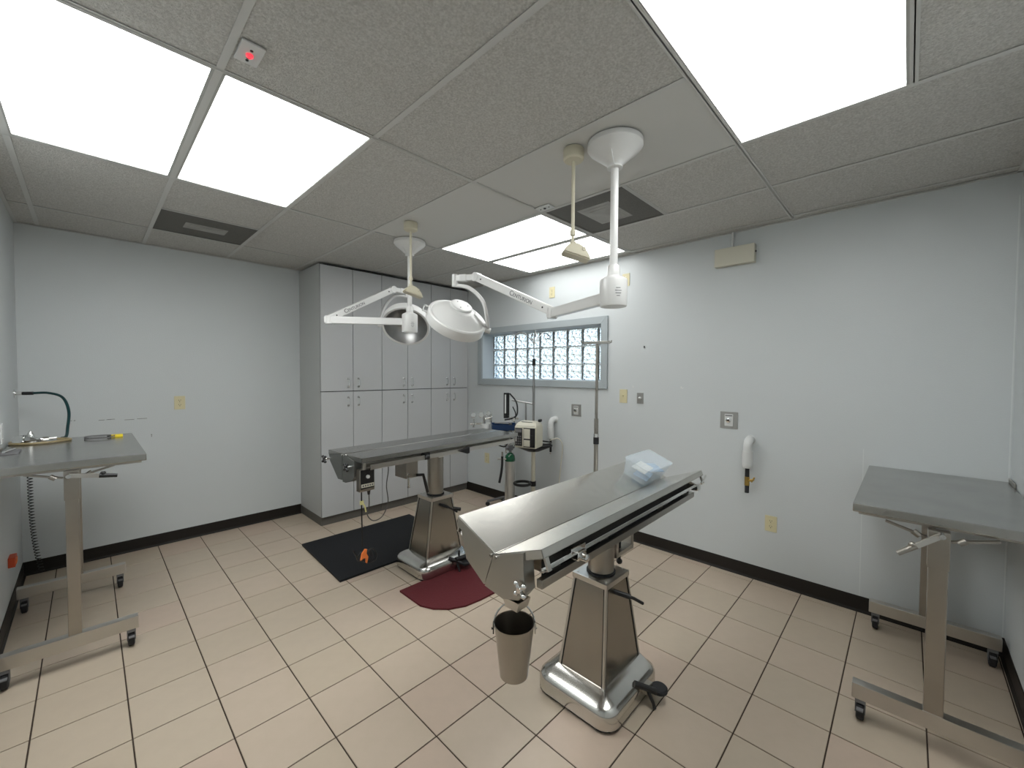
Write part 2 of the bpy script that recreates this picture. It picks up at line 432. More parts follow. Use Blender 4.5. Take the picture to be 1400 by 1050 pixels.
cvent(.36, 3.619, .93, 4.158, False, 'dark grey ceiling vent above the back wall at the left')
cvent(2.172, 1.224, 2.75, 1.790, True, 'dark perforated ceiling vent behind the white lamp pole')
def sensor(x, y, rz, led, label):
    t = thing('ceiling_wall_plate', label, 'wall plate', (x, y, CE), rz)
    MB().box(-.035, -.057, -.006, .035, .057, .0, .002).build('cover_plate', WPL, t)
    if led: MB().lathe([(.011, 0), (.011, -.006), (.006, -.010), (0, -.010)], 16, T(0, .004, -.006)).build('red_light', RED, t)
    else: MB().lathe([(.009, 0), (.009, -.004), (0, -.004)], 16, T(0, 0, -.006)).build('socket', BLK, t)
    for dy in (-.034, .034) if not led else (-.022, .022, .036): MB().lathe([(.005, 0), (.005, -.0015), (0, -.0015)], 10, T(0, dy, -.006)).build('screw', BLK, t)
sensor(.400, 1.633, 0, True, 'small white ceiling plate with a red indicator light')
sensor(2.095, 1.735, 0, False, 'small white ceiling plate by the dark perforated vent')

# ================================================================= CABINETS
CY = 4.15
tw = [.348, .346, .343, .343, .307, .304]; tot = sum(tw); cx = [1.59]
for a in tw: cx.append(cx[-1]+a/tot*(XR-.004-1.59))
labs = ['tall grey cabinet at the left end of the row, side panel showing', 'middle tall grey cabinet of the row of three', 'narrow tall grey cabinet in the corner by the window wall']
for c in range(3):
    x0, x1, xm = cx[2*c], cx[2*c+2], cx[2*c+1]
    t = thing('tall_cabinet', labs[c], 'cabinet', ((x0+x1)/2, (CY+YB)/2, 0), group='tall grey wall cabinets')
    ox, oy = (x0+x1)/2, (CY+YB)/2
    hx = (x1-x0)/2; fy = CY-oy; by = YB-oy-.003
    b = MB()
    b.box(-hx+.0005, fy+.019, .088, -hx+.019, by, 2.605); b.box(hx-.019, fy+.019, .088, hx-.0005, by, 2.605)
    b.box(-hx+.019, fy+.022, .088, hx-.019, by, .106); b.box(-hx+.019, fy+.022, 2.587, hx-.019, by, 2.605); b.box(-hx+.019, by-.01, .106, hx-.019, by, 2.587)
    b.box(-hx+.019, fy+.022, 1.335, hx-.019, by-.01, 1.352)
    b.build('cabinet_body', CABS, t)
    MB().box(-hx+.002, fy+.022, .0, hx-.002, by, .088).build('toe_kick', TOE, t)
    b = MB(); b.box(-hx+.001, fy+.0186, .090, hx-.001, fy+.0192, 2.604)
    b.build('shadow_filler', DARK, t)
    for (xa, xb, side) in ((x0, xm, 1), (xm, x1, -1)):
        for (z0, z1, hz) in ((.088, 1.337, 1.235), (1.345, 2.592, 1.428)):
            g = .0028
            d = MB().box(xa-ox+g, fy, z0, xb-ox-g, fy+.0185, z1, .001, seg=1).build('cabinet_door', CAB, t)
            hxp = (xb-ox-.055) if side == 1 else (xa-ox+.055)
            h = MB(); h.tube([(hxp, fy, hz-.042), (hxp, fy-.020, hz-.042), (hxp, fy-.028, hz-.030), (hxp, fy-.028, hz+.030), (hxp, fy-.020, hz+.042), (hxp, fy, hz+.042)], .0048, 8)
            h.box(hxp-.009, fy-.003, hz-.052, hxp+.009, fy, hz-.032, .001); h.box(hxp-.009, fy-.003, hz+.032, hxp+.009, fy, hz+.052, .001)
            h.build('door_handle', CHR, d)

# ================================================================= WALL FITTINGS
# local frame on a wall: x along wall (to the viewer's right), y up, z out of the wall
def wallM(p, n):
    n = Vector(n); return frame_M(p, V(0, 0, 1).cross(n), n)
def outlet(name, p, n, label, kind='duplex', m=IV, w_=.072, h_=.115, cat='outlet'):
    t = thing(name, label, cat, p); t.matrix_world = wallM(p, n)
    MB().box(-w_/2, -h_/2, 0, w_/2, h_/2, .006, .002).build('cover_plate', m, t)
    if kind == 'duplex':
        for s in (-1, 1):
            MB().lathe([(.016, .006), (.016, .008), (0, .008)], 18, T(0, s*.020, 0)).build('socket', m, t)
            b = MB(); b.box(-.008, s*.020-.001, .008, -.0055, s*.020+.008, .0086); b.box(.0055, s*.020-.001, .008, .008, s*.020+.008, .0086); b.lathe([(.003, .0), (.003, .0006), (0, .0006)], 8, T(0, s*.020-.008, .008))
            b.build('slot', BLK, t)
        MB().lathe([(.003, .006), (.002, .0075), (0, .0075)], 8).build('screw', CHR, t)
    elif kind == 'switch':
        MB().box(-.005, -.012, .006, .005, .012, .008).build('switch_slot', m, t)
        MB().box(-.0035, 0, .006, .0035, .008, .020, .001).build('toggle', m, t)
    elif kind == 'knob':
        MB().lathe([(.013, .006), (.012, .020), (.006, .028), (0, .028)], 18).build('dial', WPL, t)
    elif kind == 'gas':
        MB().box(-w_*.24, -h_*.36, .006, w_*.24, h_*.36, .010, .002).build('label_plate', WPL, t)
        MB().lathe([(.020, .010), (.018, .022), (.008, .024), (.007, .018), (0, .018)], 18).build('gas_port', CHR, t)
        MB().lathe([(.0072, .0182), (0, .0186)], 12).build('port_hole', BLK, t)
        MB().box(-w_*.2, h_*.24, .0101, w_*.2, h_*.30, .0105).build('printed_line', INK, t)
    elif kind == 'blank':
        MB().lathe([(.003, .006), (.002, .0075), (0, .0075)], 8, T(0, .03, 0)).build('screw', CHR, t)
        MB().lathe([(.003, .006), (.002, .0075), (0, .0075)], 8, T(0, -.03, 0)).build('screw', CHR, t)
    return t
NB, NR = (0, -1, 0), (-1, 0, 0)
outlet('wall_outlet', (.571, YB, 1.254), NB, 'ivory outlet at middle height on the back wall, left of the cabinets', w_=.078, h_=.12)
outlet('light_switch', (XR, 1.902, 1.328), NR, 'ivory toggle switch on the wall, right below the window corner', 'switch', w_=.076, h_=.125, cat='switch')
outlet('dimmer_switch', (XR, 1.735, 1.316), NR, 'small grey dial plate just right of the ivory toggle switch', 'knob', GPL, .062, .098, 'switch')
outlet('gas_outlet_plate', (XR, .995, 1.181), NR, 'square steel gas plate above the right-hand white pipe elbow', 'gas', GPL, .126, .130, 'wall plate')
outlet('gas_outlet_plate', (XR, 2.430, 1.160), NR, 'steel gas plate under the window, left of the tall pole', 'gas', GPL, .116, .122, 'wall plate')
outlet('wall_outlet', (XR, .699, .444), NR, 'ivory outlet low on the wall, right of the tilted steel table', w_=.076, h_=.116)
outlet('wall_outlet', (XR, 3.775, .47), NR, 'ivory outlet low in the far corner, under the flat steel table', w_=.080, h_=.125)
outlet('wall_outlet', (XR, 2.757, 2.40), NR, 'ivory outlet high above the window', w_=.072, h_=.115)
outlet('blank_wall_plate', (XR, 1.890, 2.400), NR, 'blank ivory plate high on the wall, beside the white lamp housing', 'blank', w_=.072, h_=.115, cat='wall plate')
outlet('wall_outlet', (XL, 3.835, 1.165), (1, 0, 0), 'white plate on the left wall, cut off by the left picture edge', 'blank', WPL, .072, .115, 'wall plate')
# alarm box
t = thing('alarm_box', 'cream rectangular box high on the wall with a short conduit to the ceiling', 'box', (XR, .97, 2.44)); t.matrix_world = wallM((XR, .97, 2.436), NR)
MB().box(-.138, -.068, 0, .138, .068, .055, .004).build('housing', CREAM, t)
MB().cyl((-.02, .068, .014), (-.02, CE-2.436, .014), .009).build('conduit', WPL, t)
MB().lathe([(.006, 0), (.006, .008), (0, .008)], 10, frame_M((.138, .01, .03), (0, 1, 0), (1, 0, 0))).build('side_screw', BLK, t)
# scavenger pipe elbows
def elbow(y, z, lab, kind):
    t = thing('pipe_elbow', lab, 'pipe', (XR, y, z))
    X = lambda a, b: (-a, 0, b)
    b = MB(); pts = [X(0, 0), X(.03, 0)]+[X(.03+.048*math.sin(a), -.048+.048*math.cos(a)) for a in [k*PI/2/7 for k in range(1, 8)]]+[X(.078, -.09)]
    b.tube(pts, .030, 20); b.build('elbow', WPL, t)
    b = MB(); b.cyl(X(.078, -.075), X(.078, -.185), .035, n=24); b.cyl(X(.078, -.105), X(.078, -.112), .0365, n=24); b.lathe([(.029, -.20), (.033, -.19), (.033, -.184)], 24, T(-.078, 0, 0)); b.build('coupling', WPL, t)
    MB().lathe([(.036, .0), (.036, .006), (.03, .008)], 24, frame_M((0, 0, 0), (0, 1, 0), (-1, 0, 0))).build('wall_flange', WPL, t)
    if kind:
        MB().cyl(X(.078, -.19), X(.078, -.385), .0145, n=14).build('black_hose', BLKR, t)
        b = MB(); b.cyl(X(.078, -.265), X(.078, -.33), .017, n=14); b.cyl(X(.078, -.30), (-.085, -.045, -.28), .008, n=10); b.cyl((-.085, -.03, -.30), (-.085, -.05, -.262), .006); b.build('brass_valve', BRASS, t)
    else:
        b = MB(); b.cyl(X(.078, -.19), X(.078, -.25), .012); b.cyl(X(.078, -.285), X(.078, -.34), .012); b.build('black_hose', BLKR, t)
        b = MB(); b.cyl(X(.078, -.25), X(.078, -.285), .013); b.cyl(X(.078, -.34), X(.078, -.36), .012); b.build('connector', CHR, t)
elbow(.842, 1.045, 'white plastic pipe elbow on the wall with a black hose and brass valve', 1)
elbow(2.70, 1.045, 'white plastic pipe elbow on the wall beside the infusion pump', 0)
# orange tag + white switch on left wall
t = thing('wall_tag', 'orange-red plug low on the left wall', 'tag', (XL, 4.0, .35)); t.matrix_world = wallM((XL, 4.0, .35), (1, 0, 0))
MB().box(-.05, -.03, 0, .05, .03, .03, .004).build('tag_body', ORT, t); MB().box(-.03, -.016, .03, .03, .016, .034, .002).build('tag_face', ORG, t)

# ================================================================= MATS
t = tag(MB().prism([(0, 0), (.035, .87), (1.12, .87), (1.09, 0)], .016, T(1.255, 2.95, .001, .0)).build('floor_mat', MATB), 'black anti-fatigue mat lying left of the far surgery table base', 'mat')
pts = [(1.492, 2.515)]+[(2.05, 2.50), (2.06, 1.975), (1.93, 2.035)]
arc = [(1.86, 2.04), (1.74, 2.055), (1.62, 2.095), (1.54, 2.16), (1.49, 2.27)]
tag(MB().prism([(1.492, 2.525), (1.492, 2.27), (1.53, 2.18), (1.60, 2.105), (1.70, 2.055), (1.82, 2.04), (2.12, 2.035), (2.16, 2.36), (2.13, 2.525)], .012, T(0, 0, .001)).build('floor_mat', MATR), 'burgundy mat with rounded corners between the two surgery tables', 'mat')

# ================================================================= SURGERY TABLES
def surgery_table(cfg):
    """local frame: origin on the floor under the column, x along the table (+ = head end), y away from viewer"""
    t = thing('surgery_table', cfg['label'], 'operating table', (cfg['x'], cfg['y'], 0), 0, 'steel surgery tables')
    psi = cfg['psi']; R = Matrix.Rotation(psi, 4, 'Z')
    # ---- base (square to the room)
    b = MB()
    sx, sy, ox, oy = .475, .425, cfg.get('bx', -.02), cfg.get('by', .0)
    b.loft([rrect(sx-.01, sy-.01, .07, .012, cx=ox, cy=oy), rrect(sx, sy, .075, .022, cx=ox, cy=oy), rrect(sx, sy, .075, .070, cx=ox, cy=oy),
            rrect(sx-.012, sy-.012, .072, .088, cx=ox, cy=oy), rrect(sx-.045, sy-.045, .06, .101, cx=ox, cy=oy),
            rrect(.345, .262, .004, .128), rrect(.335, .252, .004, .128)])
    b.build('base', BASEM, t)
    MB().loft([rrect(sx-.03, sy-.03, .06, .0, cx=ox, cy=oy), rrect(sx-.006, sy-.006, .07, .013, cx=ox, cy=oy)]).build('base_rubber', BLKR, t)
    # ---- pedestal
    def fr(x, y, z): return [(-x/2, -y/2, z), (x/2, -y/2, z), (x/2, y/2, z), (-x/2, y/2, z)]
    MB().loft([fr(.332, .248, .126), fr(.196, .180, .54)]).build('pedestal', PED, t)
    b = MB()
    for (sxx, syy) in ((-1, -1), (1, -1), (1, 1), (-1, 1)):
        p0 = V(sxx*.166, syy*.124, .126); p1 = V(sxx*.098, syy*.090, .54)
        d1 = V(-sxx*.010, 0, 0); d2 = V(0, -syy*.010, 0); off = V(sxx*.0016, syy*.0016, 0)
        b.beam(p0+off+d1/2, p1+off+d1/2, .010, .0035, upv=(0, 1, 0)); b.beam(p0+off+d2/2, p1+off+d2/2, .010, .0035, upv=(1, 0, 0))
    b.build('corner_strip', SS, t)
    b = MB()
    for (sxx, syy) in ((-1, -1), (1, -1), (1, 1), (-1, 1)):
        p0 = V(sxx*.166, syy*.124, .126); p1 = V(sxx*.098, syy*.090, .54); off = V(sxx*.0012, syy*.0012, 0)
        b.beam(p0+off+V(-sxx*.0125, 0, 0), p1+off+V(-sxx*.0125, 0, 0), .004, .003, upv=(0, 1, 0)); b.beam(p0+off+V(0, -syy*.0125, 0), p1+off+V(0, -syy*.0125, 0), .004, .003, upv=(1, 0, 0))
    b.build('panel_seam', DARK, t)
    MB().box(-.105, -.097, .54, .105, .097, .566, .003).build('pedestal_cap', SS, t)
    for bx_, by_ in ((-.085, -.077), (.085, -.077), (-.085, .077), (.085, .077)):
        MB().lathe([(.006, 0), (.006, .004), (0, .005)], 10, T(bx_, by_, .566)).build('bolt', CHR, t)
    # ---- column
    zs = cfg['zs']; top = zs-.085
    b = MB(); b.cyl((0, 0, .566), (0, 0, top), .0635, n=36); b.cyl((0, 0, top-.11), (0, 0, top-.105), .0645, n=36); b.build('column', SSD, t)
    MB().lathe([(.070, .566), (.070, .574), (.064, .578)], 36).build('column_ring', BLKR, t)
    # ---- top frame
    c = cfg['u0']; ha, hb = -.757, .757; h = .225
    zc = zs-.045
    def N(part, m, bb, par=t): return bb.build(part, m, par, M=R)
    for s in (-1, 1):
        b = MB(); b.box(c+ha+.03, s*.180-.012, zc-.028, c+hb-.06, s*.180+.012, zc+.002, .002); N('frame_rail', SSG, b)
    for x in (-.62, -.28, .28, .62): N('cross_brace', SSD, MB().box(c+x-.03, -.168, zc-.018, c+x+.03, .168, zc+.004))
    N('head_plate', SSD, MB().box(-.14, -.09, top-.005, .14, .09, zc-.0185, .004))
    # ---- two leaves hinged on the centre line
    for s, a in ((1, cfg['ab']), (-1, cfg['af'])):
        M = R @ Matrix.Translation((c, 0, zs)) @ (Matrix.Rotation(a*s, 4, 'X'))
        b = MB(); y0, y1 = (.002, h) if s == 1 else (-h, -.002)
        b.box(ha, y0, -.004, hb, y1, 0, .0012)
        ye = y1 if s == 1 else y0
        b.box(ha, min(ye, ye-s*.003), -.030, hb, max(ye, ye-s*.003), -.001)                       # down-turned lip
        b.box(ha, y0, -.030, ha+.003, y1, -.001); b.box(hb-.003, y0, -.030, hb, y1, -.001)
        b.box(ha, min(ye, ye-s*.016), -.0305, hb, max(ye, ye-s*.016), -.028)
        lf = b.build('table_leaf', cfg['leafm'], t, M=M)
        # end brackets dropping from the leaf lip
        for xe in (ha+.012, hb-.030):
            b = MB(); b.box(xe, ye-s*.008-.004, -.075, xe+.018, ye-s*.008+.004, -.03); b.box(xe, min(ye-s*.008, ye-s*.045), -.075, xe+.018, max(ye-s*.008, ye-s*.045), -.071)
            b.build('end_bracket', SS, lf, M=M)
        # accessory rail under the lip
        if a > .05:
            b = MB(); b.box(ha+.02, ye-s*.040-.004, -.080, hb-.02, ye-s*.040+.004, -.065, .0015); b.build('accessory_rail', CHR, lf, M=M)
        # support stays under the leaf
        b = MB()
        for x in (-.5, 0, .5): b.box(x-.012, min(s*.02, s*.2), -.022, x+.012, max(s*.02, s*.2), -.004)
        b.build('leaf_rib', SSD, lf, M=M)
    # ---- drain hopper at the foot end
    for i, poly in enumerate(cfg['hopper']):
        Mx = R @ Matrix(((0, 0, 1, c+ha-.002), (1, 0, 0, 0), (0, 1, 0, 0), (0, 0, 0, 1)))
        b = MB(); b.prism(poly, .055 if i else .05, Mx @ T(0, 0, -.004*i)); b.build('hopper_plate', cfg['hopm'], t)
    if cfg.get('spout'):
        sv, sz = cfg['spout']
        b = MB(); b.loft([[(c+ha-.004, sv-.038, sz+.035), (c+ha+.060, sv-.038, sz+.035), (c+ha+.060, sv+.038, sz+.035), (c+ha-.004, sv+.038, sz+.035)],
                          [(c+ha+.0, sv-.028, sz), (c+ha+.056, sv-.028, sz), (c+ha+.056, sv+.028, sz), (c+ha+.0, sv+.028, sz)]]); N('spout', SS, b)
    # dark plates and strip added as shade inside frame and leaf gap, hinge screws
    for s in (-1, 1):
        N('shade_plate', DARK, MB().box(c+ha+.07, s*.160-.004, zc-.02, c+hb-.07, s*.160+.004, zs-.008+ (.052 if cfg['ab'] > .1 else 0)))
    N('seam_shade', DARK, MB().box(c+ha+.01, -.012, zs-.016, c+hb-.01, .012, zs-.010))
    for s in (-1, 1):
        N('hinge_screw', CHR, MB().cyl((c+ha-.001, s*.014, zs-.008), (c+ha-.012, s*.014, zs-.008), .006, n=10))
    # knobs
    for (v, z, du) in cfg['knobs']:
        b = MB(); x0 = c+ha
        b.cyl((x0+.02, v, z), (x0-.035-du, v, z), .006, n=10)
        k = R @ frame_M((x0-.022-du, v, z), (0, 1, 0), (-1, 0, 0))
        kb = MB(); kb.cyl((0, 0, 0), (0, 0, .016), .009, n=12)
        for q_ in range(4):
            aa = PI/4+q_*PI/2; kb.cyl((0, 0, .008), (.022*math.cos(aa), .022*math.sin(aa), .008), .0065, .0075, n=8); kb.sphere((.024*math.cos(aa), .024*math.sin(aa), .008), .0095, n=8)
        N('knob_shaft', CHR, b); kb.build('clamp_knob', cfg['knobm'], t, M=k)
    # crank lever on the pedestal
    b = MB(); b.cyl((-.025, -.085, .505), (.01, -.155, .49), .012, n=12); b.build('lever_hub', BLK, t)
    b = MB(); b.tube([(-.005, -.125, .498), (.035, -.16, .475), (.075, -.185, .445)], .0075, 8); b.build('lever', BLK, t)
    MB().cyl((.105, .02, .43), (.135, .02, .43), .008).build('side_stud', CHR, t)
    return t
near = dict(label='polished steel V-top surgery table in the foreground with a pail under its drain', x=1.745, y=1.069, psi=.018, u0=.023, zs=.888, ab=.405, af=.36, leafm=SST, hopm=SSG, knobm=CHR,
            hopper=[[(.212, .940), (.208, .972), (.014, .890), (.011, .882), (.056, .758), (.060, .757), (.158, .822), (.188, .925)],
                    [(.004, .884), (-.138, .934), (-.140, .872), (-.146, .800), (-.118, .765), (-.043, .742), (.050, .756)]],
            spout=(-.078, .715), knobs=[(-.138, .815, -.008)])
far = dict(label='flat steel surgery table in front of the cabinets with black star knobs', x=1.925, y=2.71, psi=.0526, u0=.0, zs=.998, ab=.0, af=.0, leafm=SSM, hopm=SSH, knobm=BLK, bx=-.02, by=-.0,
           hopper=[[(.215, .968), (.027, .996), (.027, .82), (.085, .818), (.20, .925)],
                   [(.012, .996), (-.140, .968), (-.138, .870), (-.11, .838), (-.03, .812), (.012, .812)]],
           knobs=[(.228, .935, .0), (-.080, .925, .0)])
tn = surgery_table(near)
tf = surgery_table(far)
def localize(t, psi):   # table-local point -> uses the rotation of the top
    return lambda x, y, z: Matrix.Rotation(psi, 4, 'Z') @ V(x, y, z)
# near-table extras
P = localize(tn, .018)
Rn = Matrix.Rotation(.018, 4, 'Z')
c = .023
b = MB(); b.box(c-.575, -.235, .872, c-.525, -.155, .905, .004); b.box(c-.59, -.215, .895, c-.50, -.205, .915, .002); tnc = b.build('rail_clamp', CHR, tn, M=Rn)
MB().lathe([(.014, 0), (.014, .02), (.006, .024), (0, .024)], 14, Rn @ frame_M((c-.55, -.235, .883), (1, 0, 0), (0, -1, 0))).build('clamp_screw', CHR, tnc)
b = MB(); b.box(c+.66, -.225, .862, c+.71, -.155, .90, .004); b.cyl((c+.69, -.19, .88), (c+.78, -.19, .868), .008, n=10); b.cyl((c+.70, -.23, .90), (c+.79, -.225, .93), .006, n=8); b.build('rail_clamp', CHR, tn, M=Rn)
b = MB(); b.box(c-.05, -.1945, .8785, c+.30, -.1925, .8905); b.build('rail_tape', WPL, tn, M=Rn)
# hanging tilt bracket behind the column (C shaped loop)
b = MB(); b.box(.262, -.03, .600, .286, .03, .845, .003); b.box(.10, -.03, .600, .286, .03, .624, .003); b.box(.10, -.03, .600, .124, .03, .845, .003); b.build('tilt_bracket', SS, tn, M=Rn)
MB().cyl((.13, .0, .690), (.225, -.02, .690), .015, n=14).build('tilt_pin', CHR, tn, M=Rn)
b = MB(); b.cyl((.185, -.0, .60), (.185, -.0, .565), .007, n=10); b.sphere((.185, -.0, .552), .016, n=10); b.cyl((.185, 0, .62), (.185, 0, .80), .008); b.build('tilt_knob', BLK, tn, M=Rn)
# foot pedals, near table
def pedal(t, lab_side):
    b = MB(); b.box(.025, -.235, .052, .085, -.205, .085, .004); b.build('pedal_box', SSD, t)
    b = MB(); b.tube([(-.01, -.19, .105), (.03, -.235, .085), (.06, -.262, .066)], .014, 10); b.tube([(.03, -.235, .08), (.033, -.262, .03), (.033, -.27, .008)], .008, 8); b.build('pedal_arm', BLK, t)
    MB().lathe([(.034, 0), (.038, .004), (.038, .018), (.033, .023), (0, .023)], 24, T(.095, -.262, .050)).build('foot_pedal', BLKR, t)
pedal(tn, 0)
# far-table extras
Rf = Matrix.Rotation(.0526, 4, 'Z')
b = MB(); b.box(-.385, -.16, .785, -.285, -.02, .925, .003); fb = b.build('gear_box', SSD, tf, M=Rf)
b = MB(); b.cyl((-.375, -.175, .80), (-.375, -.175, .725), .009, n=10); b.cyl((-.375, -.155, .82), (-.375, -.18, .82), .007); b.build('gear_pin', CHR, fb, M=Rf)
b = MB(); b.tube([(-.30, -.165, .80), (-.25, -.175, .795), (-.235, -.178, .74), (-.215, -.18, .66)], .011, 10); b.build('gear_lever', BLK, tf, M=Rf)
b = MB(); b.box(-.28, -.235, .915, -.235, -.19, .965, .004); b.sphere((-.262, -.243, .935), .018, n=10); b.build('rail_clamp', BLK, tf, M=Rf)
b = MB(); b.prism([(0, 0), (.10, .02), (.10, -.028), (.075, -.03)], .03, Rf @ frame_M((.03, -.23, .938), (1, 0, 0), (0, -1, 0))); b.build('release_handle', BLK, tf)
b = MB(); b.box(-.70, -.234, .918, .70, -.226, .950, .002); b.build('accessory_rail', SS, tf, M=Rf)
MB().box(-.02, -.0665, .868, .035, -.0635, .892).build('paper_sticker', PAPER, tf, M=Rf)
MB().cyl((-.755, .006, .9985), (.755, .006, .9985), .0022, n=8).build('seam_highlight', CHR, tf, M=Rf)  # thin chrome line added as the bright highlight along the leaf seam
pedal(tf, 0)
b = MB(); b.cyl((.045, -.165, .476), (.10, -.195, .462), .014, n=12); b.build('lever_grip', BLK, tf)
b = MB(); b.cyl((.06, -.225, .10), (.055, -.235, .155), .008, n=10); b.cyl((.02, -.235, .098), (.14, -.25, .098), .017, n=12); b.build('pedal_bar', BLK, tf)
b = MB(); b.cyl((.15, -.24, .105), (.20, -.23, .12), .022, n=14); b.cyl((.17, -.21, .10), (.17, -.26, .10), .012, n=12); b.build('chrome_valve', CHR, tf)
# black anaesthesia loop at the head end underside
MB().tube([(.60, -.12, .90), (.62, -.14, .885), (.66, -.15, .875), (.70, -.14, .885), (.72, -.12, .90)], .006, 8, smooth=5).build('cable_loop', BLK, tf, M=Rf)

# ---- pail
t = thing('steel_pail', 'small stainless steel pail hanging under the drain spout of the near table', 'bucket', (1.040, .988, .462))
b = MB(); b.lathe([(0, 0), (.047, 0), (.050, .003), (.0705, .186), (.0735, .188), (.0735, .192), (.0695, .190), (.0690, .186), (.0485, .006), (0, .006)], 40, cap=False); b.build('pail_body', SSD, t)
b = MB(); pv = V(.707, -.707, 0); pts = []
for k in range(17):
    a = PI*k/16; pts.append(pv*(.076*math.cos(a))+V(0, 0, .170+.098*math.sin(a)))
b.tube(pts, .0028, 8); b.build('bail_handle', CHR, t)
for s in (-1, 1):
    b = MB(); p = pv*(s*.073); M = frame_M(p+V(0, 0, .17), (0, 0, 1), pv*s); b.box(-.016, -.009, -.001, .020, .009, .003, .001, M); b.cyl(p+V(0, 0, .17), p+pv*(s*.008)+V(0, 0, .17), .004, n=8); b.build('handle_ear', BLK if s < 0 else SS, t)

# ---- plastic box of masks on the back leaf
M = Matrix.Translation((1.745, 1.069, 0)) @ Rn @ Matrix.Translation((c, 0, .888)) @ Matrix.Rotation(.405, 4, 'X') @ Matrix.Translation((.582, .080, .0015))
t = thing('mask_box', 'translucent plastic box of face masks resting at the head of the near table', 'box'); t.matrix_world = M
def rr(w_, d_, r_, z_): return rrect(w_, d_, r_, z_, 3)
MB().loft([rr(.27, .135, .02, .0), rr(.275, .140, .02, .003), rr(.33, .165, .02, .098), rr(.34, .175, .022, .099), rr(.34, .175, .022, .102), rr(.322, .158, .018, .1015), rr(.27, .133, .018, .004), rr(.262, .125, .018, .003)]).build('tub', CLR, t)
MB().loft([rr(.335, .170, .02, .1025), rr(.338, .173, .02, .106), rr(.31, .15, .018, .107), rr(.30, .14, .018, .104)]).build('lid', CLR, t)
masks = [(-.03, -.01, .016, .2, MSK), (.03, .015, .026, -.15, PAPER), (-.01, .0, .036, .4, MSK), (.05, -.01, .046, -.3, MSK), (-.045, .005, .056, .1, PAPER)]
Mbox = t.matrix_world.copy()
MLAB = ['folded blue face mask at the very bottom of the translucent box', 'folded white face mask low in the translucent box', 'folded blue face mask in the middle of the pile in the box', 'topmost folded blue face mask in the box, toward the table end', 'topmost folded white face mask in the box, toward the pail']
for k, (mx, my, mz, ma, mm) in enumerate(masks):
    b = MB()
    for r_ in range(6):
        b.box(-.075, -.042+r_*.014, r_ % 2*.0015, .075, -.028+r_*.014, .005+r_ % 2*.0015, .001)
    o = b.build('face_mask', mm); o.matrix_world = Mbox @ T(mx, my, mz, ma)
    tag(o, MLAB[k], 'mask', 'face masks in the plastic box')

